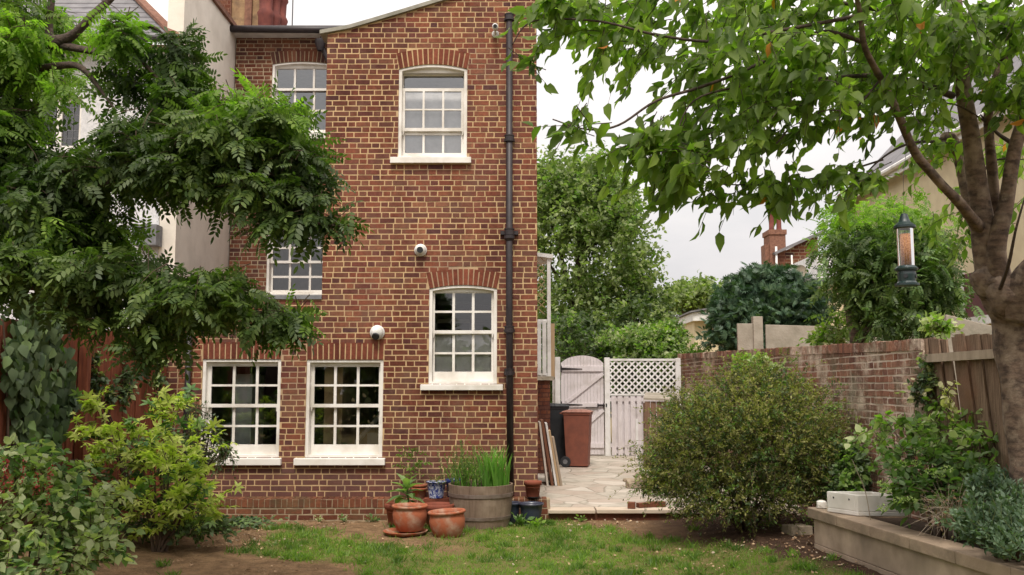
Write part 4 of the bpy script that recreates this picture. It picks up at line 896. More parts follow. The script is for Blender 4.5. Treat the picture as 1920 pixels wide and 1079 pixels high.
# leaning boards
lo = [(1012, 792, 1027, 911, 'painted_board', 'pale worn board nearest the wall, tallest of the leaning stack', .02), (1016, 788, 1036, 912, 'brown_board', 'dark brown board in the leaning stack', .03), (1024, 794, 1043, 913, 'white_gate', 'white painted board in the leaning stack', .022), (1030, 808, 1048, 911, 'raw_wood', 'bare yellow wood board in the leaning stack', .025), (1037, 820, 1053, 911, 'pale_wood', 'shortest pale board, outermost of the leaning stack', .022)]
for i, (ax_, ay_, bx_, by_, mt_, lb, th_) in enumerate(lo):
    Yb = 14.85; A_ = P(ax_, ay_, Yb); B_ = P(bx_, by_, Yb); B_.z = pz(Yb); d = (A_ - B_).normalized(); s_ = Vector((-d.z, 0, d.x)).normalized(); b = MB(); dp_ = .55 - i * .06
    b.obox((A_ + B_) / 2 + Vector((0, dp_ / 2, 0)), d, (0, 1, 0), s_, (A_ - B_).length / 2, dp_ / 2, th_ / 2 + .006); o = b.build('leaning_board', M[mt_], bevel=.003); tag(o, lb, 'board', 'boards leaning on the side of the house')
# bench/store behind the bush
Yk = 17.4; k0 = pz(Yk); st = empty('garden_table', 'grey plank topped wooden table half behind the round bush', 'table')
q0, q1 = P(1207, 750, Yk), P(1262, 738, Yk + 1.2); b = MB(); b.hexa([(q0.x, Yk, q0.z), (q0.x + 1.1, Yk - .1, q0.z - .06), (q1.x + .8, Yk + 1.2, q1.z - .03), (q1.x - .55, Yk + 1.2, q1.z - .02), (q0.x, Yk, q0.z + .04), (q0.x + 1.1, Yk - .1, q0.z - .02), (q1.x + .8, Yk + 1.2, q1.z + .01), (q1.x - .55, Yk + 1.2, q1.z + .02)]); b.build('top', M['concrete'], st)
b = MB()
for i in range(6): b.box(q0.x + .02 + i * .11, q0.x + .12 + i * .11, Yk + .02, Yk + .04, k0, q0.z - .03)
b.build('side_boards', M['grey_wood'], st)
for dx_ in (.0, 1.0): b = MB(); b.box(q0.x + dx_, q0.x + dx_ + .05, Yk + .05, Yk + .1, k0, q0.z - .06); b.build('leg', M['grey_wood'], st)
# loose bricks and stones
def rock(c, s, seed, name, mat, lab, cat, grp, rz=0, sq=.7):
    r_ = random.Random(seed); b = MB(); n1, n2 = 6, 9; vs_ = []
    for i in range(n1 + 1):
        for j in range(n2):
            ph, th_ = math.pi * i / n1, 2 * math.pi * j / n2; d = Vector((math.sin(ph) * math.cos(th_), math.sin(ph) * math.sin(th_), math.cos(ph)))
            q = Vector([abs(a) ** sq * (1 if a > 0 else -1) for a in d]) * (1 + .18 * mnoise.noise(d * 1.7 + Vector((seed * 3.1, 0, 0)))); vs_.append(Vector((q.x * s[0], q.y * s[1], q.z * s[2])))
    b.add(vs_, [(i * n2 + j, (i + 1) * n2 + j, (i + 1) * n2 + (j + 1) % n2, i * n2 + (j + 1) % n2) for i in range(n1) for j in range(n2)]); o = b.build(name, M[mat], bevel=0); o.location = c; o.rotation_euler.z = rz; return tag(o, lab, cat, grp)
def lbrick(px, py, Y, z, rz, lab, sz=(.105, .05, .035), mat='brick_old'):
    c = P(px, py, Y); b = MB(); b.box(-sz[0], sz[0], -sz[1], sz[1], -sz[2], sz[2]); o = b.build('loose_brick', M[mat], bevel=.006); o.location = (c.x, Y, z + sz[2]); o.rotation_euler.z = rz; tag(o, lab, 'brick', 'loose bricks on the patio')
lbrick(1184, 938, 12.45, zp0 + .004, R(80), 'broken brick end standing alone on the step edge', (.06, .05, .04)); lbrick(1208, 934, 12.55, zp0 + .004, R(20), 'pinkish brick on the step beside the bush', (.1, .05, .03)); lbrick(1232, 934, 12.6, zp0 + .004, R(5), 'dark brick on the step partly under the bush')
for i, (px, py, Y, s) in enumerate(((1192, 900, 14.6, (.16, .12, .08)), (1212, 893, 15.2, (.17, .14, .06)), (1182, 889, 15.4, (.14, .1, .03)), (1225, 905, 14.5, (.14, .1, .06)), (1206, 884, 15.9, (.15, .12, .06)))):
    c = P(px, py, Y); rock((c.x, Y, pz(Y) + s[2] * .8), s, i + 2, 'rubble_stone', 'stone', ('largest rough stone at the front of the patio rubble', 'flat stone behind the front one in the patio rubble', 'thin stone flake at the outer edge of the patio rubble', 'rough stone of the patio rubble tucked under the bush', 'rearmost stone of the patio rubble')[i], 'stone', 'rubble beside the bush', i, .55)
rock((P(1036, 900, 15.6).x, 15.6, pz(15.6) + .06), (.10, .2, .07), 21, 'rubble_stone', 'stone', 'mossy stone beside the foot of the leaning boards', 'stone', None)

# ================================================================== RAISED BED
rc = G(1508, 948, .54); rc = Vector((PX(1508, 9.4), 9.4, 0)); rd = Vector((.12, -1, 0)).normalized(); rn = Vector((rd.y, -rd.x, 0)); ztop = .545
bed = empty('raised_bed', 'low rendered garden bed wall with a brown stone capping on the right', 'raised bed')
b = MB(); l_ = 5.2
def strip(mb, s0, s1, i0, i1, z0, z1):      # i: inward offset to the right of the wall face
    inn = Vector((-rd.y, rd.x, 0)); inn = inn if inn.x > 0 else -inn
    a, c_ = rc + rd * s0, rc + rd * s1
    mb.hexa([(*(a + inn * i0).xy, z0), (*(c_ + inn * i0).xy, z0), (*(c_ + inn * i1).xy, z0), (*(a + inn * i1).xy, z0), (*(a + inn * i0).xy, z1), (*(c_ + inn * i0).xy, z1), (*(c_ + inn * i1).xy, z1), (*(a + inn * i1).xy, z1)])
strip(b, .04, l_, .03, .2, -.05, ztop - .345); strip(b, .04, l_, .034, .2, ztop - .34, ztop - .1); strip(b, .04, .2, .2, 1.1, -.05, ztop - .1); b.build('wall', M['bed_render'], bed, bevel=.004)
s_ = 0
while s_ < l_:
    b = MB(); e_ = min(s_ + .62, l_); strip(b, s_ + .002, e_ - .003, -.012, .235, ztop - .098, ztop); b.build('capping', M['bed_cap'], bed, bevel=.009); s_ = e_
b = MB(); strip(b, .0, .23, .24, 1.0, ztop - .098, ztop - .004); b.build('capping', M['bed_cap'], bed, bevel=.009)
b = MB(); strip(b, .2, l_, .2, 1.9, 0, .46); o = b.build('bed_soil', M['soil']); o['kind'] = 'structure'
# white sink on the capping
ske = empty('ceramic_sink', 'white rectangular butler sink lying on the corner of the raised bed', 'sink'); skz = ztop + .004
zc0 = P(1560, 975, 8.95); sx0, sy0 = PX(1600, 8.72), 8.72; u1_ = Vector((1, -.05, 0)).normalized(); u2_ = Vector((-.62, .78, 0)).normalized()
b = MB(); o0 = Vector((sx0 + .0, sy0, skz)); Wd, Dp, Hh, th_ = .42, .36, .19, .032
u2_ = Vector((-.50, .866, 0))
def Q(a, c_, z): q = o0 + u1_ * a + u2_ * c_; return (q.x, q.y, skz + z)
b.hexa([Q(0, 0, 0), Q(Wd, 0, 0), Q(Wd, Dp, 0), Q(0, Dp, 0), Q(0, 0, .04), Q(Wd, 0, .04), Q(Wd, Dp, .04), Q(0, Dp, .04)])
for a0, a1, c0, c1 in ((0, Wd, 0, th_), (0, Wd, Dp - th_, Dp), (0, th_, th_, Dp - th_), (Wd - th_, Wd, th_, Dp - th_)):
    b.hexa([Q(a0, c0, .04), Q(a1, c0, .04), Q(a1, c1, .04), Q(a0, c1, .04), Q(a0, c0, Hh), Q(a1, c0, Hh), Q(a1, c1, Hh), Q(a0, c1, Hh)])
b.build('basin', M['ceramic'], ske, bevel=.006); b = MB()
for c_ in (.10, .28): q = Vector(Q(0, c_, Hh - .05)); ax_ = u1_; b.tube([q + ax_ * .01, q - ax_ * .004], .009, 10)
b.build('overflow_hole', M['black_plastic'], ske)
rock((PX(1533, 9.3), 9.3, ztop + .035), (.05, .04, .045), 31, 'pale_stone', 'ceramic', 'small pale stone on the end of the bed capping', 'stone', None)
b = MB(); b.box(-.13, .13, -.1, .1, -.05, .05); o = b.build('loose_brick', M['stone'], bevel=.01); q = G(1500, 1002, .17); o.location = (q.x, q.y + .1, .2); o.rotation_euler.z = .3; tag(o, 'mossy brick lying at the corner of the raised bed', 'brick')

# ================================================================== POTS AND BARREL
def pot(px, yb, D, r, h, prof, mat, name, lab, z=0, soil=.85, cat='plant pot', tilt=(0, 0), Yf=None):
    Y = D; x = P(px, yb, Y).x; o = empty(name, lab, cat, loc=(x, Y, z)); o.rotation_euler = (tilt[0], tilt[1], 0)
    b = MB(); b.lathe((0, 0, 0), [(a * r, c_ * h) for a, c_ in prof], 36); b.build('body', M[mat], o, smooth=True)
    if soil: ri = r * .84; s = MB(); s.lathe((0, 0, 0), [(ri, h * soil), (ri * .6, h * soil + .012), (0.001, h * soil + .008)], 20); s.build('soil', M['soil'], o, smooth=True)
    return o
PB = [(0, 0), (.62, 0), (.70, .04), (.90, .35), (.96, .62), (.90, .84), (.88, .88), (1.0, .90), (1.02, .96), (.98, 1.0), (.88, .99), (.84, .85), (.84, .6)]
PC = [(0, 0), (.68, 0), (.70, .02), (.86, .74), (.99, .75), (1.0, .98), (.97, 1.0), (.88, 1.0), (.84, .8), (.84, .6)]
SA = [(0, 0), (.8, 0), (1.0, .9), (1.0, 1.0), (.96, 1.0), (.86, .35), (0, .3)]
pot(760, 1003, 11.2, .262, .045, SA, 'terracotta', 'saucer', 'wide terracotta saucer under the front left pot', .005, 0, 'saucer')
pot(768, 998, 11.25, .212, .30, PB, 'terracotta', 'terracotta_pot', 'rounded terracotta pot standing on the wide saucer', .04)
pot(840, 1003, 11.05, .218, .30, PB, 'terracotta', 'terracotta_pot', 'rounded empty terracotta pot directly on the grass', .0, .35, tilt=(0, -.06))
pot(822, 960, 11.75, .20, .26, PC, 'terracotta_dark', 'terracotta_pot', 'dark terracotta pot behind the two front pots', .03, .5); pot(825, 985, 11.5, .13, .17, PC, 'black_plastic', 'plastic_pot', 'small black plastic pot between the terracotta pots', .0, .6)
pot(745, 968, 11.85, .16, .25, PC, 'terracotta_dark', 'terracotta_pot', 'terracotta pot holding the broad leaved plant', .03, .8)
for i, zz in enumerate((.28, .325)): pot(786, 930, 12.47, .105, .13, PC, 'terracotta', 'terracotta_pot', ('lower of two small nested pots on the plinth', 'upper of two small nested pots on the plinth')[i], zz, .7)
# brick block under the willow pot
b = MB(); bb0, bb1 = PX(797, 12.2), PX(845, 12.2)
bricks(b, (0, 12.12, 0), Uf, Nf, bb0, bb1, .02, .30); b.box(bb0, bb1, 12.121, 12.33, 0, .30); o = b.build('brick_block', M['brick_arch']); tag(o, 'low brick block carrying the blue and white pot', 'brick block')
pot(818, 922, 12.22, .125, .21, [(0, 0), (.7, 0), (.74, .03), (.72, .08), (.86, .5), (.98, .94), (1.06, .97), (1.06, 1.0), (.96, 1.0), (.9, .8), (.85, .6)], 'willow_glaze', 'patterned_pot', 'blue and white patterned pot on the brick block', .305, .8)
pot(851, 925, 12.46, .12, .24, PC, 'blue_glaze', 'glazed_pot', 'deep blue glazed pot behind the barrel', .285, .8)
pot(999, 922, 12.38, .118, .20, PC, 'terracotta_dark', 'terracotta_pot', 'terracotta pot on a black saucer at the plinth end', .305, .8); pot(1000, 930, 12.38, .085, .022, SA, 'black_plastic', 'saucer', 'black saucer on the plinth under the small pot', .283, 0, 'saucer')
NV = [(0, 0), (.66, 0), (.74, .1), (.90, .6), (.97, .88), (1.08, .92), (1.08, 1.0), (1.0, 1.0), (.92, .9), (.88, .7)]
pot(996, 968, 12.08, .15, .26, NV, 'navy_glaze', 'glazed_pot', 'dark navy pot with a pale rim in front of the plinth end', .0, .8); pot(957, 965, 12.15, .13, .26, NV, 'navy_glaze', 'glazed_pot', 'dark navy pot half hidden right behind the barrel', .0, .8)
# barrel
Yb = 11.95; bx = PX(902, Yb); bl = empty('barrel_planter', 'grey brown half barrel planter full of green blades', 'planter', loc=(bx, Yb, 0))
b = MB(); n = 30
for i in range(n):
    t0, t1 = 2 * math.pi * (i + .008) / n, 2 * math.pi * (i + .992) / n; pr_ = [(.355, 0), (.375, .12), (.392, .28), (.402, .42), (.408, .515)]
    dr = random.uniform(-.0012, .0012); vs_ = []
    for r0, z0 in pr_:
        for t_ in (t0, t1): vs_.append(((r0 + dr) * math.cos(t_), (r0 + dr) * math.sin(t_), z0))
    for r0, z0 in reversed(pr_):
        for t_ in (t0, t1): vs_.append(((r0 - .025) * math.cos(t_), (r0 - .025) * math.sin(t_), z0))
    m_ = len(vs_) // 2; b.add(vs_, [(2 * j, 2 * j + 1, 2 * j + 3, 2 * j + 2) for j in range(m_ - 1)] + [(2 * m_ - 2, 2 * m_ - 1, 1, 0)])
b.build('staves', M['barrel_wood'], bl)
for z0, z1, r0, r1 in ((.37, .415, .405, .409), (.10, .14, .378, .384)):
    b = MB(); b.lathe((0, 0, 0), [(r0 - .01, z0), (r0 + .003, z0), (r1 + .003, z1), (r1 - .01, z1)], 40); b.build('hoop', M['barrel_hoop'], bl, smooth=False)
b = MB(); b.lathe((0, 0, 0), [(.385, .45), (.2, .47), (.001, .465)], 24); b.build('soil', M['soil'], bl, smooth=True)

# ================================================================== PLANTS IN POTS
def blades(name, parent, base, n, spreadr, h, wid, mat, lean=.25, arch_=.25):
    "sword leaves rising from the soil"
    ns = 6; V = np.zeros((n, ns * 2, 3)); a = rng.random(n) * 2 * math.pi; r = spreadr * np.sqrt(rng.random(n)); az = rng.random(n) * 2 * math.pi; H = h * (.55 + .5 * rng.random(n)); ln = lean * rng.normal(size=n)
    bx_, by_ = base[0] + r * np.cos(a), base[1] + r * np.sin(a); fx = rng.random(n) * math.pi
    for i in range(ns):
        t_ = i / (ns - 1); off = ln * H * t_ + arch_ * H * t_ ** 3 * np.sign(ln); cx = bx_ + off * np.cos(az); cy = by_ + off * np.sin(az); cz = base[2] + H * t_ - .3 * np.abs(off) * t_
        w_ = wid * (1 - t_ ** 2.2) * .5 + .0004
        V[:, i * 2, 0] = cx - w_ * np.cos(fx); V[:, i * 2, 1] = cy - w_ * np.sin(fx); V[:, i * 2, 2] = cz; V[:, i * 2 + 1, 0] = cx + w_ * np.cos(fx); V[:, i * 2 + 1, 1] = cy + w_ * np.sin(fx); V[:, i * 2 + 1, 2] = cz
    return mesh_np(name, V, [(2 * i, 2 * i + 1, 2 * i + 3, 2 * i + 2) for i in range(ns - 1)], 0, [M[mat]], parent)
LF, LFf = leaf(1, .45, .14, .25); LB, LBf = leaf(1, .62, .1, .2); OV, OVf = oval(1, .5, .03); DM, DMf = diamond(1, .42)
def plant(name, lab, cat, grp=None): return empty(name, lab, cat, grp)
pl = plant('iris_clump', 'upright bright green iris blades on the right of the barrel', 'plant')
blades('leaves', pl, (bx + .18, Yb, .46), 110, .17, .56, .03, 'leaf_iris', .16, .12)
pl = plant('barrel_herbs', 'feathery olive green herbs and seed heads on the left of the barrel', 'plant')
blades('leaves', pl, (bx - .15, Yb, .46), 60, .20, .50, .013, 'leaf_iris', .3, .25); p_ = np.array([(bx - .12, Yb, .62)]) + rng.normal(size=(240, 3)) * np.array([.16, .14, .12]); p_[:, 2] = np.abs(p_[:, 2] - .5) + .5
twigs(p_, np.concatenate([rng.normal(size=(240, 2)) * .25, np.ones((240, 1))], 1), .22, 12, DM, DMf, .024, [M['leaf_bright'], M['leaf_mid']], 'sprigs', pl, 0, .8, .5, mi=rng.integers(0, 2, 240), stem=(.0018, 'stems', 'green_stem', pl))
# broad leaved plant (left)
pl = plant('broad_leaved_plant', 'young plant with long broad drooping green leaves', 'plant'); c = P(762, 930, 11.75); n = 17
a = np.arange(n) * 2.4; el = np.linspace(1.2, -.15, n); d = np.stack([np.cos(a) * np.cos(el), np.sin(a) * np.cos(el), np.sin(el)], 1); pos = np.array([c.x, c.y, 0]) + np.stack([0 * a, 0 * a, np.linspace(.50, .33, n)], 1) + np.array([0, 0, 0])
T, Tf = leaf(1, .36, .16, .45, .9); mesh_np('leaves', place(T, pos, d, np.tile([0, 0, 1.], (n, 1)) + .01, .20 + .11 * rng.random(n)), Tf, 0, [M['leaf_hydrangea']], pl); b = MB(); b.tube([(c.x + .03, c.y + .02, .25), (c.x, c.y, .56)], .012, 7); b.build('stem', M['green_stem'], pl)
b = MB(); 
# yellow seedlings by the wall
pl = plant('yellow_sapling', 'thin yellow green sapling against the brick wall behind the pots', 'plant'); c = P(782, 900, 12.42); p_ = np.array([P(770 + random.uniform(-18, 28), 850 + random.uniform(-8, 45), 12.42) for _ in range(28)])
twigs(p_, np.concatenate([rng.normal(size=(28, 1)), np.zeros((28, 1)), np.full((28, 1), .25)], 1), .10, 6, DM, DMf, .05, [M['leaf_bright']], 'leaves', pl, .3, .8, .5, stem=(.002, 'twigs', 'green_stem', pl)); b = MB()
b.tube([(c.x, 12.44, .4), P(775, 870, 12.43), P(785, 840, 12.42)], .004, 5); b.tube([(c.x, 12.44, .42), P(765, 880, 12.43), P(757, 862, 12.42)], .003, 5); b.build('stem', M['green_stem'], pl)
pl = plant('pot_seedlings', 'sparse pale seedlings rising from the patterned pot', 'plant'); blades('leaves', pl, (PX(822, 12.22), 12.22, .47), 22, .09, .18, .008, 'leaf_bush', .35, .3)
pl = plant('pot_weeds', 'wispy green weeds in the pots behind the barrel', 'plant'); blades('leaves', pl, (PX(855, 12.4), 12.42, .49), 34, .1, .22, .008, 'leaf_bright', .3, .3)
def weed(px, py, Y, r, n, ls, mat, lab, z=None, name='weed', cat='weed', grp=None):
    c = P(px, py, Y); z = gz(c.x, Y) if z is None else z; pl = plant(name, lab, cat, grp); pl.location = (c.x, Y, z); a = rng.random(n) * 6.28; el = rng.random(n) * 1.1 + .1; d = np.stack([np.cos(a) * np.cos(el), np.sin(a) * np.cos(el), np.sin(el)], 1)
    pos = d * r * rng.random((n, 1)) * .8; pos[:, 2] = np.abs(pos[:, 2]) + .01; mesh_np('leaves', place(LB, pos, d, np.tile([0, 0, 1.], (n, 1)) + rng.normal(size=(n, 3)) * .3, ls * (.6 + .6 * rng.random(n))), LBf, 0, [M[mat]], pl)
    st_ = np.stack([np.zeros((n, 3)), pos * .5 + np.array([0, 0, .005]), pos], 1); prism(st_, [.002, .002, .001], 'stems', 'green_stem', pl); return pl
weed(975, 970, 11.9, .16, 40, .085, 'leaf_hydrangea', 'broad leaved weed at the right foot of the barrel'); weed(1006, 975, 11.75, .12, 34, .065, 'leaf_bright', 'pale green weed in front of the navy pot'); weed(1090, 962, 12.2, .1, 22, .05, 'leaf_mid', 'small green weed against the patio step')
for i, (px, n_, lb) in enumerate(((645, 16, 'low dark weed under the right sash window'), (700, 22, 'low dark weed beside the pots at the plinth'), (598, 8, 'single pale weed standing against the plinth'))): weed(px, 968, 12.2, .12, n_ * 2, .045, 'leaf_hydrangea' if i < 2 else 'leaf_pale', lb)
pl = plant('ground_ivy', 'dark trailing ground cover at the foot of the plinth by the shrub', 'ground cover'); p_ = np.array([(PX(450 + random.gauss(0, 38), 12.0), 12.0 + random.uniform(-.45, .22), 0.02 + random.random() * .06) for _ in range(420)])
mesh_np('leaves', place(LB, p_, rng.normal(size=(420, 3)) * np.array([1, 1, .3]), np.tile([0, -.35, 1.], (420, 1)) + rng.normal(size=(420, 3)) * .3, .05 + .03 * rng.random(420)), LBf, 0, [M['leaf_hydrangea'], M['leaf_creeper']], pl, rng.integers(0, 2, 420))

# ================================================================== SHRUBS
def shrub(name, lab, cat, bl, n, length, nl, T, Tf, ls, mats, base=None, wts=None, droop=.2, spread=.9, grav=.2, upd=.3, stem='twig', sr=.004, shell=.55, grp=None, nbase=7, up=.6, upj=.5, part='foliage'):
    o = empty(name, lab, cat, grp); pos, u, idx = blobs(bl, n, shell); d = u + np.array([0, 0, upd]) + rng.normal(size=u.shape) * .35; d = norm(d); pos = pos - d * length * .6
    pos[:, 2] = np.maximum(pos[:, 2], .03); mi = rng.choice(len(mats), n, p=wts)
    ob = twigs(pos, d, length, nl, T, Tf, ls, [M[m_] for m_ in mats], part, o, droop, spread, up, mi=mi, stem=(sr, 'twigs', stem, o) if stem else None, grav=grav, upj=upj)
    if base is not None:
        b = MB(); B0_ = Vector(base)
        for i in range(nbase):
            tgt = Vector(pos[rng.integers(0, n)]); md = B0_.lerp(tgt, .5) + Vector((random.uniform(-.08, .08), random.uniform(-.08, .08), .1)); q, r_ = smooth_path([B0_ + Vector((random.uniform(-.06, .06), random.uniform(-.06, .06), -.03)), md, tgt], [.02, .013, .005], 4); b.tube(q, r_, 5)
        b.build('stem', M['twig'], o)
    return o
# big round bush
q = P(1400, 960, 10.6)
shrub('round_bush', 'big olive green small leaved bush in front of the garden wall', 'bush',
      [(1400, 835, 10.7, 165, 115, 1.0, 10), (1330, 850, 10.5, 110, 85, .8, 5), (1480, 800, 10.8, 100, 105, .8, 5), (1390, 760, 10.8, 110, 62, .7, 4), (1300, 800, 10.7, 80, 70, .6, 3), (1520, 870, 10.6, 70, 75, .6, 3), (1380, 925, 10.3, 145, 50, .7, 5), (1250, 870, 10.6, 50, 55, .4, 1.6), (1235, 905, 10.6, 40, 25, .3, .6), (1420, 712, 10.9, 60, 28, .4, 1.2)],
      5200, .21, 15, DM, DMf, .038, ['leaf_bush', 'leaf_mid', 'leaf_far_dark'], (q.x, 10.7, .1), [.62, .13, .25], .1, .75, .15, .35, nbase=14, sr=.0025)
_p, _u, _i = blobs([(1400, 830, 10.7, 190, 130, 1.05, 8), (1480, 780, 10.8, 110, 115, .8, 3), (1240, 880, 10.5, 60, 50, .4, 2), (1390, 730, 10.8, 120, 50, .6, 3)], 420, 1.0)
twigs(_p, norm(_u + np.array([0, 0, .35]) + rng.normal(size=_u.shape) * .3), .26, 14, DM, DMf, .034, [M['leaf_bush'], M['leaf_mid']], 'shoots', bpy.data.objects['round_bush'], .1, .7, .5, mi=(rng.random(420) > .8).astype(int), stem=(.002, 'shoot_stems', 'twig', bpy.data.objects['round_bush']), grav=.5)
# small bright leaves at its top
shrub('wall_creeper', 'bright yellow green creeper coming over the wall above the round bush', 'creeper', [(1405, 672, 11.9, 34, 14, .2, 1), (1440, 690, 11.7, 25, 12, .2, .6), (1395, 690, 11.8, 20, 12, .15, .6)], 110, .18, 7, LB, LBf, .055, ['leaf_bright', 'leaf_pale'], None, [.6, .4])
shrub('dark_ivy_mound', 'dark green shrub tucked between the bush and the brick wall', 'shrub', [(1590, 870, 10.2, 30, 45, .3, 1), (1580, 915, 10.0, 30, 35, .3, .7)], 260, .16, 8, LB, LBf, .06, ['leaf_creeper', 'leaf_mid'], (PX(1580, 10.2), 10.2, .1), None)
# choisya with yellow green leaves
PM, PMf = palmate(5, .34)
shrub('golden_shrub', 'yellow green shrub with fingered leaves in front of the red fence', 'shrub',
      [(330, 765, 10.2, 50, 32, .3, 2), (245, 830, 10.0, 75, 45, .45, 3.4), (340, 840, 10.0, 70, 60, .45, 4), (310, 900, 9.9, 90, 60, .5, 4), (360, 940, 9.9, 60, 50, .4, 3), (265, 950, 9.8, 60, 45, .4, 2), (170, 800, 10.1, 38, 26, .25, 1), (180, 750, 10.2, 28, 20, .15, .6), (200, 860, 10, 50, 25, .3, 1.0)],
      215, .20, 4, PM, PMf, .082, ['leaf_choisya', 'leaf_mid', 'leaf_choisya_dark'], (PX(310, 9.9), 9.95, .05), [.84, .06, .10], -.1, .7, .1, .5, nbase=12, sr=.005, up=.9, upj=.3)
shrub('dark_undergrowth', 'dark green undergrowth below the yellow leaved shrub', 'undergrowth', [(270, 960, 10.4, 130, 45, .5, 1.4), (160, 930, 10.0, 60, 60, .5, 1), (330, 985, 10.1, 110, 18, .3, 1), (300, 850, 10.8, 100, 50, .2, .7)], 560, .16, 6, LB, LBf, .055, ['leaf_creeper', 'leaf_hydrangea', 'leaf_far_dark'], None, [.35, .25, .4], nbase=0)
# arching sprays over the left window
shrub('arching_shrub', 'thin dark arching sprays crossing the left sash window', 'shrub', [(385, 820, 10.6, 35, 42, .2, 1.5), (420, 848, 10.5, 25, 24, .15, 1), (365, 780, 10.7, 22, 40, .2, .8)], 120, .26, 12, DM, DMf, .042, ['leaf_creeper', 'leaf_far_dark'], (PX(350, 10.8), 10.8, .1), None, .3, .8, .45, -.05, nbase=8)
# pale shrub bottom left
shrub('pale_green_shrub', 'pale green large leaved shrub with hanging red tassels at the corner', 'shrub',
      [(60, 880, 7.7, 80, 45, .4, 3), (150, 940, 7.8, 60, 40, .35, 2.3), (60, 970, 7.5, 90, 60, .5, 4), (170, 1010, 7.6, 60, 50, .4, 3), (60, 1060, 7.3, 110, 50, .5, 4), (20, 860, 7.6, 40, 25, .3, 1)],
      460, .19, 6, LB, LBf, .078, ['leaf_pale', 'leaf_hydrangea', 'leaf_choisya_dark'], (PX(80, 7.6), 7.6, .05), [.68, .22, .10], .35, .8, .25, .2, nbase=10, sr=.004, up=.8, upj=.35)
tz = bpy.data.objects['pale_green_shrub']; p_ = []
for (px, py) in ((12, 880), (70, 910), (90, 935), (20, 905), (45, 890), (95, 900), (5, 915)):
    c = P(px, py - 25, 7.25)
    for k in range(26): p_.append((c.x + random.gauss(0, .012), c.y + random.gauss(0, .012), c.z - k * .0065))
for h_ in range(len(p_) // 26):
    q_ = np.array(p_[h_ * 26:h_ * 26 + 26]); n = len(q_); mesh_np('tassel', place(LB, q_, rng.normal(size=(n, 3)) + np.array([0, 0, -.8]), rng.normal(size=(n, 3)), .016 + .012 * rng.random(n)), LBf, 0, [M['flower_red']], tz)
# creeper on the red fence: overlapping large leaves hanging down
cr_ = empty('fence_creeper', 'large leaved dark creeper hanging on the red fence', 'creeper'); n = 900; p_ = []
while len(p_) < n:
    s_ = random.uniform(1.9, 3.95); z_ = random.uniform(.75, 2.7); c = A0 + dF * s_; px, py = P_inv(c.x + .08, c.y, z_); lo_, hi_ = (15 + 12 * math.sin(py / 40)), 105 + 22 * math.sin(py / 55 + 1) + max(0, 620 - py) * 1.2
    if lo_ < px < hi_ and py < 850: p_.append((c.x + .05 + random.random() * .16, c.y, z_))
p_ = np.array(p_); d = rng.normal(size=(n, 3)) * np.array([.2, .35, .2]) + np.array([.25, 0, -1.]); nr = np.tile([.8, -.7, .6], (n, 1)) + rng.normal(size=(n, 3)) * .5
T, Tf = leaf(1, .72, .12, .2, .62); mesh_np('leaves', place(T, p_, d, nr, .11 + .05 * rng.random(n)), Tf, 0, [M['leaf_creeper'], M['leaf_hydrangea']], cr_, (rng.random(n) > .8).astype(int))
b = MB()
for k in range(5):
    q, r_ = smooth_path([A0 + dF * (2.6 + .2 * k) + Vector((.06, 0, .05)), A0 + dF * (2.7 + .12 * k) + Vector((.07, 0, 1.2)), A0 + dF * (2.5 + .22 * k) + Vector((.07, 0, 2.5))], [.02, .014, .008], 4); b.tube(q, r_, 5)
b.build('stem', M['twig'], cr_)
shrub('fence_climber', 'small climber on the fence between the red boards and the house', 'climber', [(235, 715, 11.6, 12, 45, .1, 1), (300, 690, 12.2, 9, 60, .08, 1), (180, 700, 10.9, 12, 40, .1, 1), (205, 735, 11.3, 14, 22, .1, .5)], 150, .15, 7, LB, LBf, .06, ['leaf_creeper', 'leaf_pale'], (PX(270, 11.9), 11.9, .05), [.75, .25], nbase=4)

# raised bed plants
zb_ = .46
shrub('hydrangea_bush', 'green hydrangea with pale lime flower heads in the raised bed', 'shrub', [(1720, 870, 8.1, 75, 50, .35, 3), (1760, 920, 7.7, 70, 40, .35, 3), (1700, 915, 7.9, 35, 40, .25, 1.6), (1820, 895, 7.6, 40, 35, .3, 1.4)], 230, .17, 6, LB, LBf, .075, ['leaf_hydrangea', 'leaf_mid'], (PX(1750, 7.8), 7.8, zb_), [.65, .35], .15, .8, .15, .35, nbase=8, up=.9, upj=.3)
hy = bpy.data.objects['hydrangea_bush']; p_ = []
for px, py, Y in ((1655, 905, 7.6), (1660, 920, 7.6), (1655, 952, 7.45), (1685, 938, 7.4), (1708, 937, 7.35), (1690, 870, 7.9), (1718, 868, 7.8), (1745, 885, 7.6), (1760, 890, 7.6), (1778, 880, 7.5), (1720, 845, 8)):
    c = P(px, py, Y)
    for k in range(46): u = norm(rng.normal(size=3)); p_.append(np.array(c) + u * np.array([.042, .042, .022]))
for h_ in range(len(p_) // 46):
    q_ = np.array(p_[h_ * 46:h_ * 46 + 46]); n = len(q_); mesh_np('flower_head', place(OV, q_, rng.normal(size=(n, 3)), rng.normal(size=(n, 3)) * .6 + np.array([0, 0, 1]), .014 + .008 * rng.random(n)), OVf, 0, [M['flower_lime']], hy)
shrub('grape_vine', 'light green vine with round leaves climbing at the board fence', 'vine', [(1700, 800, 8.6, 90, 22, .25, 2.2), (1780, 810, 8.2, 60, 40, .25, 2), (1850, 820, 7.9, 40, 30, .2, 2), (1830, 850, 7.8, 50, 40, .2, 1.5), (1630, 820, 8.9, 35, 15, .2, .8), (1760, 760, 8.6, 18, 20, .12, .5)], 190, .18, 5, LB, LBf, .075, ['leaf_mid', 'leaf_bright', 'leaf_pale'], (PX(1800, 7.9), 7.9, zb_), [.5, .22, .28], .3, .9, .2, .15, nbase=9, up=.7)
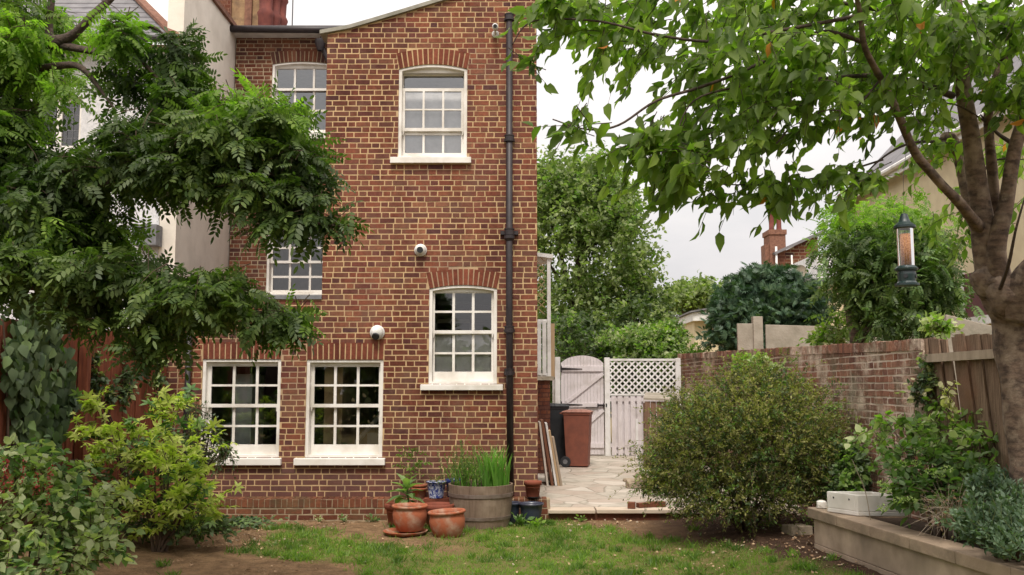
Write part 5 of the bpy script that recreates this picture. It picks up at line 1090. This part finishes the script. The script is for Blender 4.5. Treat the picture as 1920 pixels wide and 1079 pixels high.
shrub('wall_ivy', 'grey green ivy at the end of the brick wall beside the board fence', 'ivy', [(1733, 690, 8.75, 16, 28, .08, 1), (1722, 735, 8.8, 18, 22, .08, 1), (1745, 715, 8.7, 12, 25, .08, .7)], 90, .12, 5, LB, LBf, .055, ['leaf_creeper', 'leaf_pale', 'leaf_cream'], None, [.5, .35, .15])
shrub('cream_leaved_vine', 'trailing stem of cream leaves hanging on the board fence', 'vine', [(1776, 735, 8.1, 9, 16, .05, 1), (1782, 765, 8.1, 9, 14, .05, 1)], 16, .10, 4, LB, LBf, .055, ['leaf_cream'], None, None, .5)
shrub('spurge_clump', 'blue green feathery spurge at the front of the raised bed', 'plant', [(1870, 925, 6.9, 50, 38, .25, 2), (1850, 985, 6.6, 55, 38, .25, 2.4), (1905, 1010, 6.3, 50, 40, .3, 2.4), (1905, 960, 6.6, 45, 35, .25, 2)], 420, .14, 20, DM, DMf, .042, ['leaf_spurge'], (PX(1880, 6.6), 6.6, zb_), None, -.3, 1.0, .0, .9, nbase=8, stem='green_stem', up=.3)
shrub('dry_stems', 'brown dry flower stems leaning over the bed capping', 'plant', [(1780, 950, 7.35, 45, 30, .2, 1)], 130, .24, 4, DM, DMf, .025, ['leaf_bush', 'litter'], None, [.6, .4], .2, .9, .3, .6, stem='pale_wood', sr=.002)
b = MB(); q, r_ = smooth_path([P(1632, 975, 8.5), P(1622, 920, 8.5), P(1605, 880, 8.5), P(1598, 862, 8.5)], [.004, .004, .003, .002], 4); b.tube(q, r_, 5); o = b.build('bare_stem', M['pale_wood']); tag(o, 'single bare curved stem rising beside the white sink', 'stem')

# ================================================================== TREES
def limb(b, pts, rad, n=9, wob=.25): q, r_ = smooth_path(pts, rad, 6); b.tube(q, r_, n, wob)
# cherry on the right
ch = empty('cherry_tree', 'large cherry tree with a knotted trunk and long drooping leafy branches', 'tree'); Yt = 6.8
b = MB(); D_ = lambda px, py, Y: P(px, py, Y)
limb(b, [D_(1955, 1045, 6.8), D_(1944, 960, 6.8), D_(1932, 820, 6.8), D_(1918, 690, 6.8), D_(1908, 600, 6.8), D_(1890, 535, 6.8)], [.22, .175, .155, .16, .185, .17], 18, .22)
limb(b, [D_(1905, 600, 6.8), D_(1872, 545, 6.75), D_(1850, 480, 6.7), D_(1838, 380, 6.6), D_(1822, 270, 6.5), D_(1806, 160, 6.4), D_(1796, 60, 6.3), D_(1785, -80, 6.2)], [.16, .13, .088, .068, .062, .058, .05, .042], 14, .15)
limb(b, [D_(1868, 520, 6.9), D_(1850, 470, 6.9), D_(1822, 390, 6.95), D_(1806, 320, 7), D_(1790, 275, 7), D_(1776, 262, 6.95)], [.09, .07, .055, .05, .05, .048], 10, .2)
limb(b, [D_(1880, 560, 6.75), D_(1868, 470, 6.6), D_(1888, 370, 6.5), D_(1902, 280, 6.4), D_(1930, 190, 6.3), D_(1960, 60, 6.2)], [.12, .066, .05, .046, .04, .032], 12, .15)
limb(b, [D_(1866, 400, 6.7), D_(1861, 330, 6.6), D_(1853, 230, 6.5), D_(1866, 150, 6.4), D_(1905, 70, 6.3), D_(1950, -20, 6.2)], [.045, .035, .03, .028, .024, .018])
limb(b, [D_(1834, 425, 6.6), D_(1800, 382, 6.3), D_(1752, 332, 6.0), D_(1715, 285, 5.8), D_(1682, 210, 5.6), D_(1655, 155, 5.5), D_(1622, 90, 5.3), D_(1612, 20, 5.2), D_(1590, -60, 5.1)], [.045, .036, .030, .028, .026, .022, .018, .014, .011])
limb(b, [D_(1908, 585, 6.7), D_(1935, 520, 6.5), D_(1990, 470, 6.3)], [.17, .13, .1], 12, .15)
b.build('trunk', M['bark'], ch, smooth=True)
for c_, r_ in (((1854, 530, 6.72), .125), ((1886, 556, 6.66), .15), ((1778, 264, 6.95), .065)):
    b = MB(); q = P(*c_); vs_ = []
    for i in range(9):
        for j in range(14):
            ph, th_ = math.pi * i / 8, 2 * math.pi * j / 14; dd = Vector((math.sin(ph) * math.cos(th_), math.sin(ph) * math.sin(th_), math.cos(ph))); vs_.append(q + dd * r_ * (1 + .40 * mnoise.noise(dd * 2.1 + q) + .15 * mnoise.noise(dd * 6 + q)))
    b.add(vs_, [(i * 14 + j, (i + 1) * 14 + j, (i + 1) * 14 + (j + 1) % 14, i * 14 + (j + 1) % 14) for i in range(8) for j in range(14)])
    b.build('burl', M['bark'], ch, smooth=True)
b = MB()
for pts, r0 in (([(1786, 180, 6.4), (1722, 158, 6.1), (1650, 142, 5.8), (1540, 148, 5.5), (1400, 160, 5.2)], .026), ([(1776, 268, 6.9), (1730, 266, 6.7), (1690, 275, 6.4), (1650, 300, 6.1), (1620, 330, 5.9)], .014),
                ([(1650, 150, 5.6), (1600, 205, 5.5), (1545, 208, 5.4), (1480, 240, 5.3)], .008), ([(1620, 80, 5.4), (1540, 60, 5.3), (1460, 100, 5.2), (1390, 135, 5.1), (1310, 165, 5.0), (1230, 190, 4.95), (1160, 235, 4.9), (1100, 243, 4.9), (1036, 224, 4.9)], .014),
                ([(1610, 30, 5.3), (1450, 60, 5.2), (1340, 78, 5.2), (1232, 66, 5.1), (1120, 40, 5.1), (1000, 40, 5.1), (960, 85, 5.1)], .012), ([(1655, 300, 5.9), (1560, 328, 5.7), (1450, 345, 5.5), (1350, 346, 5.4), (1290, 340, 5.4)], .008),
                ([(1850, 230, 6.5), (1800, 200, 6.3), (1760, 195, 6.1), (1690, 215, 5.9)], .008), ([(1900, 270, 6.4), (1870, 250, 6.5), (1838, 215, 6.5)], .02), ([(1800, 60, 6.3), (1700, 30, 6), (1600, 10, 5.7), (1450, -20, 5.4)], .025), ([(1868, 560, 6.7), (1890, 500, 6.3), (1905, 430, 6.1), (1925, 360, 6.0)], .016),
                ([(1835, 330, 6.7), (1870, 300, 6.6), (1925, 300, 6.5)], .012), ([(1400, 160, 5.2), (1300, 190, 5.1), (1260, 280, 5.0), (1240, 330, 5.0)], .007), ([(1480, 240, 5.3), (1440, 280, 5.2), (1350, 300, 5.2)], .006)):
    limb(b, [P(*a) for a in pts], [r0 * (1 - .75 * i / (len(pts) - 1)) for i in range(len(pts))], 6, .1)
b.build('branches', M['bark_dark'], ch, smooth=True)
CB = [(1320, 20, 5.7, 240, 62, .8, 11), (1560, 50, 5.8, 190, 90, 1.0, 12), (1150, 80, 5.3, 75, 65, .35, 3), (1110, 20, 5.3, 120, 32, .3, 3), (1400, 125, 5.2, 150, 72, .6, 7), (1500, 200, 5.4, 110, 50, .5, 3.6), (1360, 235, 5.2, 115, 50, .45, 4.2), (1265, 300, 5.0, 62, 42, .35, 3.2), (1190, 255, 4.9, 42, 26, .2, 1.6),
      (1085, 235, 4.9, 42, 10, .1, .8), (1340, 345, 5.4, 80, 16, .2, 1.1), (1470, 352, 5.4, 90, 12, .15, 1.1), (1575, 335, 5.6, 75, 30, .3, 1.5), (1625, 180, 5.8, 80, 60, .5, 3), (1700, 90, 6.1, 110, 85, .8, 8.5), (1840, 60, 6.1, 95, 80, .8, 8), (1890, 170, 6.1, 45, 50, .3, 2.4), (1020, 8, 5.1, 45, 12, .15, 1.0), (985, 105, 5.1, 14, 8, .05, .3), (1720, 200, 6.2, 40, 50, .3, 1), (1755, 260, 6.9, 50, 60, .3, 1.5), (1890, 300, 7.0, 30, 50, .3, 1.0), (1880, 420, 7.1, 30, 70, .3, .7), (1795, 390, 7.3, 40, 60, .3, .9)]
pos, u, idx = blobs(CB, 900, .25); d = norm(u * .5 + np.array([-.55, -.1, -.15]) + rng.normal(size=u.shape) * .45); pos = pos - d * .17
T, Tf = leaf(1, .46, .20, .34, .8)
twigs(pos, d, .28, 9, T, Tf, .086, [M['leaf_cherry']], 'crown', ch, .70, .65, .45, stem=(.0032, 'twigs', 'bark_dark', ch), grav=.35, upj=.8, sj=.28)
# pinnate tree on the left
rbt = empty('false_acacia_tree', 'spreading dark green tree with feathery leaves reaching over from the left', 'tree')
b = MB()
limb(b, [P(-160, 1040, 7.2), P(-165, 700, 7.2), P(-130, 420, 7.1), P(-60, 230, 7.1), P(20, 112, 7.1), P(75, 82, 7.05)], [.22, .2, .17, .12, .07, .06], 14, .2)
limb(b, [P(70, 84, 7.05), P(112, 78, 7.0), P(142, 62, 6.95), P(172, 32, 6.9), P(205, 0, 6.9), P(240, -40, 6.9)], [.06, .05, .036, .03, .026, .022], 10, .3)
limb(b, [P(96, 84, 7.05), P(92, 50, 7.1), P(96, 0, 7.1), P(90, -50, 7.1)], [.036, .028, .026, .022], 9, .25)
limb(b, [P(120, 86, 7.0), P(165, 96, 6.9), P(195, 98, 6.85), P(222, 80, 6.8), P(250, 62, 6.75), P(268, 48, 6.7), P(300, 60, 6.7), P(345, 110, 6.8)], [.036, .026, .025, .032, .026, .022, .012, .008], 10, .35)
limb(b, [P(195, 100, 6.85), P(228, 105, 6.8), P(268, 118, 6.75), P(320, 180, 6.7)], [.03, .02, .014, .008], 8, .3)
limb(b, [P(20, 160, 7.0), P(55, 134, 6.9), P(110, 124, 6.8), P(150, 126, 6.75), P(182, 160, 6.7), P(200, 185, 6.65), P(218, 208, 6.6)], [.035, .026, .025, .024, .015, .01, .008], 8, .15)
limb(b, [P(-120, 420, 7.0), P(0, 370, 6.8), P(100, 352, 6.7), P(220, 340, 6.6), P(380, 310, 6.5), P(520, 330, 6.4)], [.07, .05, .035, .03, .02, .01], 8, .2)
limb(b, [P(-120, 520, 7.0), P(20, 530, 6.7), P(160, 535, 6.5), P(320, 530, 6.4), P(470, 540, 6.3)], [.07, .05, .04, .025, .01], 8, .2)
limb(b, [P(380, 310, 6.5), P(470, 360, 6.4), P(560, 410, 6.35), P(640, 425, 6.3)], [.02, .014, .01, .005], 7, .1)
b.build('trunk', M['bark_dark'], rbt, smooth=True)
RB = [(15, 30, 7.0, 75, 60, .7, 6), (250, 150, 7.0, 40, 25, .3, 1.2), (0, 170, 7.1, 50, 90, .6, 5), (10, 300, 6.9, 65, 80, .6, 6), (60, 410, 6.7, 110, 70, .7, 7), (75, 500, 6.5, 115, 50, .6, 7), (205, 505, 6.5, 100, 42, .5, 5), (330, 548, 6.4, 105, 48, .45, 6), (420, 545, 6.3, 88, 42, .4, 4.5), (505, 590, 6.3, 55, 20, .25, 2), (290, 615, 6.4, 60, 42, .3, 3), (180, 570, 6.5, 70, 50, .4, 3),
      (190, 320, 6.8, 85, 45, .5, 4), (300, 270, 6.7, 115, 75, .55, 7), (420, 265, 6.6, 125, 70, .55, 7), (520, 240, 6.6, 70, 60, .4, 4), (565, 300, 6.5, 50, 50, .35, 3), (340, 318, 6.6, 120, 32, .5, 4.5), (470, 348, 6.5, 95, 34, .4, 4), (575, 402, 6.4, 62, 14, .2, 1.8), (628, 418, 6.3, 16, 8, .1, .5), (510, 408, 6.4, 50, 14, .2, 1), (342, 120, 6.9, 34, 75, .3, 4.2), (350, 190, 6.8, 50, 50, .4, 3.2), (560, 345, 6.4, 55, 30, .3, 1.6)]
PNs = [pinnate(6, 1, .27, .13, dr_) for dr_ in (.15, .4, .65)]
def pinn(bl, n, mat, name, sc, seedshift=0, shell=.6):
    pos, u, idx = blobs(bl, n, shell); d0 = norm(u * np.array([1, 1, .5]) + np.array([.15, -.15, .0]) + rng.normal(size=u.shape) * .35); k = 5; pos = pos - d0 * .22
    Vs = []; Fs = None
    T, Tf = PNs[seedshift]
    tt = (np.arange(k) + .3) / k; pp = pos[:, None] + d0[:, None] * (.30 * tt)[None, :, None]; pp[..., 2] -= .08 * tt ** 2
    r_ = norm(rng.normal(size=(n, k, 3)) * np.array([1, 1, .5])); ld = d0[:, None] * .45 + r_ * .75; ld[..., 2] -= .22
    nr = rng.normal(size=(n, k, 3)) * .5; nr[..., 2] += 1.
    mesh_np(name, place(T, pp.reshape(-1, 3), ld.reshape(-1, 3), nr.reshape(-1, 3), sc * (.55 + .65 * rng.random(n * k))), Tf, 0, [M[mat]], rbt)
    prism(np.stack([pos, pos + d0 * .12, pos + d0 * .22 + np.array([0, 0, -.04])], 1), [.004, .003, .0015], 'twigs', 'twig', rbt)
RB += [(40, 215, 7.0, 30, 40, .3, 1.5), (100, 330, 7.0, 50, 60, .5, 3), (20, 90, 7.4, 60, 90, .5, 4), (150, 420, 6.8, 60, 40, .4, 2.5)]
pinn(RB, 680, 'leaf_robinia', 'crown', .19, 0); pinn(RB, 560, 'leaf_robinia', 'crown', .20, 1); pinn([b_[:3] + (b_[3] * .9, b_[4] * .95, b_[5], b_[6]) for b_ in RB if b_[1] > 250], 220, 'leaf_robinia', 'crown', .19, 2)
pinn([(115, 45, 7.5, 60, 45, .3, 2), (228, 55, 6.6, 34, 34, .2, 2.4), (40, 60, 6.6, 40, 34, .2, 2), (110, 165, 6.6, 30, 16, .15, .8), (120, 135, 7.2, 50, 22, .2, 1.2), (420, 190, 6.7, 60, 28, .3, 2), (480, 205, 6.6, 50, 30, .3, 1.5), (545, 225, 6.6, 28, 50, .25, 1.6), (190, 395, 6.9, 50, 25, .3, 1.8), (235, 440, 6.9, 30, 40, .2, 1), (20, 240, 6.8, 40, 60, .3, 2.0), (40, 100, 6.9, 50, 60, .3, 2), (60, 400, 6.5, 80, 40, .3, 2), (330, 120, 6.9, 30, 50, .2, .8), (60, 340, 7.2, 60, 60, .3, 1), (300, 200, 7.2, 50, 40, .3, 1.2), (60, 110, 7.6, 60, 50, .3, 1.6), (560, 590, 6.4, 35, 14, .15, .8)], 330, 'leaf_robinia_light', 'crown', .18, 1)

# trees and shrubs beyond the garden
def tree(name, lab, bl, n, T, Tf, ls, mats, base, top, r0, wts=None, k=10, length=.6, droop=.2, up=.6, trunk='bark_dark', shell=.75, cat='tree', grp=None, spread=.9, upd=.2):
    o = empty(name, lab, cat, grp); pos, u, idx = blobs(bl, n, shell); d = norm(u + np.array([0, 0, upd]) + rng.normal(size=u.shape) * .4); pos = pos - d * length * .5
    twigs(pos, d, length, k, T, Tf, ls, [M[m_] for m_ in mats], 'crown', o, droop, spread, up, mi=rng.choice(len(mats), n, p=wts)); b = MB()
    B_, T_ = Vector(base), Vector(top); limb(b, [B_, B_.lerp(T_, .5) + Vector((.1, 0, 0)), T_], [r0, r0 * .75, r0 * .4], 8, .2)
    for _ in range(9): tg = Vector(pos[rng.integers(0, n)]); s0 = B_.lerp(T_, random.uniform(.35, .9)); limb(b, [s0, s0.lerp(tg, .5) + Vector((0, 0, .2)), tg], [r0 * .4, r0 * .22, r0 * .08], 5, .1)
    b.build('trunk', M[trunk], o, smooth=True); return o
Yf = 28
tree('garden_tree', 'tall full green tree right behind the house and the side gate', [(1080, 470, 28, 125, 165, 2.4, 10), (1090, 370, 28, 105, 88, 1.9, 6), (1150, 480, 27.5, 76, 130, 1.8, 6), (1050, 350, 28, 60, 60, 1.4, 3), (1140, 400, 27.7, 60, 62, 1.4, 3), (1060, 570, 27.5, 70, 60, 1.6, 3), (1185, 530, 27.5, 45, 60, 1.2, 2), (1010, 400, 28.4, 50, 100, 1.5, 3), (1110, 330, 28, 60, 45, 1.2, 2)],
     3000, LB, LBf, .125, ['leaf_far', 'leaf_mid', 'leaf_variegated'], (PX(1085, 28), 28, 0), P(1085, 380, 28), .25, [.82, .13, .05], 12, .8, .1, .7)
tree('dark_low_tree', 'dark shaded tree below the tall green one behind the gate', [(1090, 630, 24.5, 60, 45, 1.2, 3), (1200, 600, 25.5, 60, 45, 1.2, 2), (1218, 575, 27, 34, 28, .9, 1.2)], 700, LB, LBf, .12, ['leaf_far_dark', 'leaf_far'], (PX(1120, 25), 25, 0), P(1120, 620, 25), .16, [.7, .3], 10, .6)
tree('conifer_tree', 'rounded blue green conifer behind the concrete panels', [(1442, 582, 21, 96, 62, 1.2, 8), (1432, 535, 21, 58, 30, .7, 3), (1492, 575, 20.8, 48, 45, .9, 3), (1392, 600, 20.6, 46, 50, .8, 3), (1380, 572, 21, 30, 44, .7, 1.5), (1430, 625, 20.6, 100, 36, 1.0, 3)], 2300, *spray(7), .15, ['leaf_conifer'], (PX(1430, 21), 21, 0), P(1430, 520, 21), .18, None, 6, .45, .15, .5, spread=.7, upd=.45)
tree('distant_tree', 'hazy far tree on the skyline left of the conifer', [(1305, 548, 46, 36, 18, 1.6, 2), (1262, 560, 46, 36, 24, 2, 1.5), (1330, 536, 48, 18, 10, 1, .5), (1290, 572, 46, 50, 16, 1, 1)], 520, LB, LBf, .22, ['leaf_far'], (PX(1300, 46), 46, 0), P(1300, 550, 46), .2, None, 9, 1.0)
shrub('variegated_ivy', 'mass of pale edged ivy above the lattice fence', 'ivy', [(1245, 632, 21.8, 48, 28, .5, 3), (1215, 640, 21.6, 60, 32, .6, 2.4), (1300, 664, 21.2, 40, 8, .3, 1.0), (1160, 640, 22.2, 40, 30, .5, 1.6), (1235, 670, 21.4, 85, 30, .6, 2.5)], 900, .3, 9, LB, LBf, .085, ['leaf_variegated', 'leaf_mid', 'leaf_bright'], (PX(1240, 21.6), 21.6, .2), [.5, .3, .2])
shrub('lane_hedge', 'dark hedge seen through the lattice behind the gate', 'hedge', [(1100, 700, 22.3, 90, 60, .5, 3), (1210, 720, 22.0, 90, 60, .5, 3), (1060, 640, 22.8, 50, 50, .6, 1)], 900, .3, 8, LB, LBf, .09, ['leaf_far_dark', 'leaf_creeper', 'leaf_mid'], (PX(1150, 22), 22, .2), [.5, .25, .25])
tree('wisteria_tree', 'small bushy tree with bright feathery top growing behind the garden wall', [(1628, 465, 12.2, 75, 45, .7, 4), (1690, 520, 12.0, 100, 60, .8, 6), (1610, 525, 12.2, 45, 40, .5, 2.6), (1735, 475, 12.2, 55, 45, .6, 3), (1650, 580, 11.8, 35, 35, .5, 2), (1745, 560, 11.8, 45, 38, .5, 2.4), (1690, 600, 11.6, 45, 20, .4, 1.6)], 640, *PNs[1], .17, ['leaf_robinia', 'leaf_hydrangea'], (PX(1608, 12.2), 12.2, 0), P(1590, 540, 12.2), .14, [.8, .2], 5, .35, .25, .9, trunk='bark')
wt = bpy.data.objects['wisteria_tree']; _p, _u, _i = blobs([(1650, 425, 12.3, 75, 28, .6, 3), (1715, 415, 12.3, 45, 25, .5, 1.5), (1590, 440, 12.3, 35, 20, .4, 1), (1625, 398, 12.4, 40, 14, .4, 1)], 130, .6)
twigs(_p, norm(_u + np.array([0, 0, .3])), .35, 5, *PNs[1], .17, [M['leaf_robinia_light']], 'bright_crown', wt, .25, .9, .9)
shrub('bright_wall_plant', 'pale bushy plant on top of the wall between the panel and the small tree', 'shrub', [(1570, 620, 13.0, 32, 35, .25, 1), (1545, 640, 12.6, 30, 18, .2, .6), (1760, 610, 9.7, 26, 14, .15, .5)], 150, .22, 7, LB, LBf, .07, ['leaf_bright', 'leaf_pale', 'leaf_cream'], None, [.5, .35, .15])

# ------------------------------------------------------------------ bird feeder
bf = empty('bird_feeder', 'green tube bird feeder filled with seed hanging from the cherry branch', 'bird feeder'); Yd = 4.9; q = P(1695, 402, Yd); zb0 = PZ(538, Yd); X0 = q.x; zt0 = q.z; Hf = zt0 - zb0
zz = lambda py: PZ(py, Yd); k_ = Yd / F
b = MB(); b.lathe((X0, Yd, 0), [(0, zz(400)), (6 * k_, zz(402)), (9 * k_, zz(412)), (11 * k_, zz(417)), (20 * k_, zz(424)), (20 * k_, zz(428)), (15 * k_, zz(430)), (0, zz(429))], 24); b.build('lid', M['feeder_green'], bf, smooth=False)
b = MB(); b.lathe((X0, Yd, 0), [(15 * k_, zz(430)), (15 * k_, zz(500))], 24); b.build('tube', M['clear_plastic'], bf, smooth=True)
b = MB(); b.lathe((X0, Yd, 0), [(0, zz(438)), (13.6 * k_, zz(440)), (13.6 * k_, zz(499)), (0, zz(499))], 24); b.build('seed', M['seed'], bf, smooth=True)
b = MB(); b.lathe((X0, Yd, 0), [(0, zz(499)), (15.5 * k_, zz(499)), (21 * k_, zz(504)), (20 * k_, zz(508)), (16 * k_, zz(509)), (17 * k_, zz(515)), (16 * k_, zz(528)), (19 * k_, zz(532)), (22 * k_, zz(532)), (22 * k_, zz(536)), (0, zz(538))], 24)
b.build('base', M['feeder_green'], bf); b = MB()
for a in (-.5, .9, 2.3, 3.7): dx_, dy_ = math.sin(a), -math.cos(a); b.tube([(X0 + dx_ * 15 * k_, Yd + dy_ * 15 * k_, zz(519)), (X0 + dx_ * 17.6 * k_, Yd + dy_ * 17.6 * k_, zz(519))], 4 * k_, 10)
b.build('feeding_port', M['black_plastic'], bf); b = MB(); b.tube([(X0, Yd, zz(400)), (X0 + .005, Yd, zz(330)), P(1702, 262, 5.72)], .0016, 5); b.build('hanging_wire', M['black_iron'], bf)

# ================================================================== HOUSES ON THE RIGHT
cy = empty('cream_house', 'large cream rendered house with a slate roof behind the cherry tree', 'house'); Xc = 9.7
fz = lambda px, py: (lambda t_: CZ + t_)(0)
ze_ = PZ(330, Xc * F / (1685 - 960)) ; b = MB(); b.box(Xc, Xc + 6, 13.0, 26.0, 0, ze_); b.build('wall', M['yellow_render'], cy)
b = MB(); b.hexa([(Xc - .3, 12.8, ze_ - .05), (Xc + 2.6, 12.8, ze_ + 2.9), (Xc + 2.6, 26, ze_ + 2.9), (Xc - .3, 26, ze_ - .05), (Xc - .3, 12.8, ze_ + .02), (Xc + 2.6, 12.8, ze_ + 3.02), (Xc + 2.6, 26, ze_ + 3.02), (Xc - .3, 26, ze_ + .02)]); b.build('roof', M['slate'], cy)
b = MB(); b.tube([(Xc - .36, 12.8, ze_ - .02), (Xc - .36, 26, ze_ - .02)], .07, 8); b.box(Xc - .3, Xc - .26, 12.8, 26, ze_ - .2, ze_ - .02); b.build('gutter', M['white_gate'], cy)
b = MB(); b.hexa([(Xc - .35, 26.001, ze_ - .6), (Xc + 4.2, 26.001, ze_ - .6), (Xc + 4.2, 26.4, ze_ - .6), (Xc - .35, 26.4, ze_ - .6), (Xc - .35, 26.001, ze_ + .12), (Xc + 4.2, 26.001, ze_ + 2.95), (Xc + 4.2, 26.4, ze_ + 2.95), (Xc - .35, 26.4, ze_ + .12)]); b.build('gable_parapet', M['old_stack'], cy)
def facep(px): return Xc * F / (px - 960)
y0_, y1_ = facep(1870), facep(1815); z0_, z1_ = CZ + (725 - 598) * y1_ / F, CZ + (725 - 515) * y1_ / F
b = MB(); b.box(Xc - .03, Xc + .02, y0_, y1_, z0_, z1_); dr_ = b.build('window', M['maroon'], cy); b = MB(); b.box(Xc - .06, Xc - .001, y1_, y1_ + .12, z0_ - .1, z1_ + .1); b.box(Xc - .1, Xc - .001, y0_ - .1, y1_ + .12, z0_ - .18, z0_ - .001); b.build('frame', M['white_gate'], dr_)
ch_ = empty('chimney_house', 'far brick house with a tall twin pot chimney on the skyline', 'house'); Yh = 42
H_ = lambda px, py, Y=Yh: P(px, py, Y)
b = MB(); b.box(H_(1444, 480).x, H_(1474, 480).x, Yh, Yh + 1, 3, H_(1460, 434).z); b.box(H_(1442, 480).x, H_(1476, 480).x, Yh - .05, Yh + 1.05, H_(1460, 440).z, H_(1460, 431).z); b.box(H_(1436, 480).x, H_(1444, 480).x, Yh + .1, Yh + .8, 3, H_(1460, 458).z)
stk_ = b.build('chimney', M['old_stack'], ch_)
for px in (1451, 1465): b = MB(); b.lathe((H_(px, 420).x, Yh + .4, 0), [(.13, H_(px, 432).z), (.14, H_(px, 430).z), (.115, H_(px, 425).z), (.115, H_(px, 396).z), (.14, H_(px, 394).z), (.14, H_(px, 391).z), (.08, H_(px, 391).z)], 14); b.build('chimney_pot', M['red_clay'], stk_, smooth=True)
b = MB(); w0, w1 = H_(1458, 500).x, H_(1535, 500).x; b.hexa([(w0, Yh + 1, 3), (w1, Yh + 1, 3), (w1, Yh, 3), (w0, Yh, 3), (w0, Yh + 1, H_(1460, 478).z), (w1, Yh + 1, H_(1535, 440).z), (w1, Yh + .01, H_(1535, 440).z), (w0, Yh + .01, H_(1460, 478).z)])
b.build('gable_mortar', M['mortar_old'], ch_); b = MB(); zA, zB_ = H_(1460, 478).z, H_(1535, 440).z
bricks(b, (0, Yh, 0), Uf, Nf, w0, w1, 4.5, zB_, top=lambda u: zA + (zB_ - zA) * (u - w0) / (w1 - w0), joint=.03, c=.15, sl=.4, hl=.19); b.build('gable_wall', M['brick_old'], ch_)
b = MB(); b.bar((w0 - .2, Yh - .1, zA + .02), (w1 + .3, Yh - .1, zB_ + .15), .4, .12); b.build('verge', M['slate'], ch_)
b = MB(); b.tube([(H_(1453, 470).x, Yh - .2, 3), (H_(1453, 470).x, Yh - .2, H_(1453, 464).z)], .05, 8); b.tube([(H_(1494, 470).x - .3, Yh - .2, 3), (H_(1494, 470).x - .3, Yh - .2, H_(1453, 480).z)], .04, 8); b.build('soil_pipe', M['white_gate'], ch_, smooth=True)
yb_ = empty('yellow_outhouse', 'yellow rendered wing below the far chimney house', 'house'); b = MB(); b.box(H_(1500, 500, 30).x, H_(1640, 500, 30).x, 30, 36, 0, H_(1500, 528, 30).z); b.build('wall', M['yellow_render'], yb_); b = MB(); b.box(H_(1500, 500, 30).x - .1, H_(1640, 500, 30).x, 29.8, 36.2, H_(1500, 530, 30).z, H_(1500, 524, 30).z); b.build('roof', M['slate'], yb_)
b = MB(); b.box(H_(1532, 500, 31).x, H_(1620, 500, 31).x, 31, 35, H_(1500, 524, 30).z, H_(1500, 476, 31).z); b.build('upper_wall', M['white_gate'], yb_)
sd_ = empty('satellite_dish', 'pale satellite dish on the far yellow wing', 'satellite dish'); c = H_(1500, 511, 29.5); b = MB(); vs_ = []
for i in range(6):
    for j in range(20): r_ = .22 * i / 5; a = 2 * math.pi * j / 20; vs_.append((c.x + r_ * math.cos(a), 29.5 - .5 * r_ * r_ * 2 + .0, c.z + r_ * 1.05 * math.sin(a)))
b.add(vs_, [(i * 20 + j, i * 20 + (j + 1) % 20, (i + 1) * 20 + (j + 1) % 20, (i + 1) * 20 + j) for i in range(5) for j in range(20)]); b.build('dish', M['concrete'], sd_, smooth=True); b = MB(); b.bar((c.x, 29.5, c.z), (c.x, 29.9, c.z - .2), .03, .03); b.bar((c.x, 29.5, c.z - .2), (c.x, 29.2, c.z - .02), .02, .02); b.build('arm', M['lead'], sd_)
bu = empty('yellow_bungalow', 'small yellow bungalow with a white fascia left of the conifer', 'house'); Yu = 33; b = MB(); b.box(H_(1302, 600, Yu).x, H_(1420, 600, Yu).x, Yu, Yu + 5, 0, H_(1300, 600, Yu).z); b.build('wall', M['yellow_render'], bu)
b = MB(); a0 = H_(1296, 600, Yu); b.hexa([(a0.x, Yu - .3, H_(0, 603, Yu).z), (a0.x + 2.4, Yu - .3, H_(0, 600, Yu).z), (a0.x + 2.4, Yu + 5, H_(0, 600, Yu).z), (a0.x, Yu + 5, H_(0, 603, Yu).z), (a0.x, Yu - .3, H_(0, 588, Yu).z), (a0.x + 2.4, Yu - .3, H_(0, 566, Yu).z), (a0.x + 2.4, Yu + 5, H_(0, 566, Yu).z), (a0.x, Yu + 5, H_(0, 588, Yu).z)]); b.build('fascia', M['white_gate'], bu)
b = MB(); b.hexa([(a0.x - .1, Yu - .4, H_(0, 588, Yu).z), (a0.x + 2.5, Yu - .4, H_(0, 565, Yu).z), (a0.x + 2.5, Yu + 5, H_(0, 565, Yu).z), (a0.x - .1, Yu + 5, H_(0, 588, Yu).z), (a0.x - .1, Yu - .4, H_(0, 585, Yu).z), (a0.x + 2.5, Yu - .4, H_(0, 561, Yu).z), (a0.x + 2.5, Yu + 5, H_(0, 561, Yu).z), (a0.x - .1, Yu + 5, H_(0, 585, Yu).z)]); b.build('roof', M['slate'], bu)
# far mass of greenery behind the gate and all round, and the garden behind the viewer (seen in the window glass)
def mass(name, lab, x0, x1, y0, y1, z1, n, ls, zmin=.2):
    p_ = np.stack([rng.uniform(x0, x1, n), rng.uniform(y0, y1, n), zmin + (z1 - zmin) * rng.random(n) ** .8 * (.8 + .2 * np.sin(rng.uniform(0, 6, n)))], 1); p_[:, 2] *= .75 + .25 * np.sin(p_[:, 0] * .9) * np.cos(p_[:, 0] * .37 + 1)
    o = mesh_np(name, place(LB, p_, rng.normal(size=(n, 3)), rng.normal(size=(n, 3)) + np.array([0, 0, .8]), ls * (.7 + .6 * rng.random(n))), LBf, 0, [M['leaf_far_dark'], M['leaf_far']], None, (rng.random(n) > .8).astype(int)); tag(o, lab, 'greenery', kind='stuff')
mass('far_greenery', 'continuous dark greenery of the gardens beyond the gate and wall', -3, 34, 52, 58, 5.5, 22000, .42)
mass('garden_greenery', 'greenery of the rest of the garden behind the viewer', -16, 16, -13, -9, 6.5, 16000, .4)
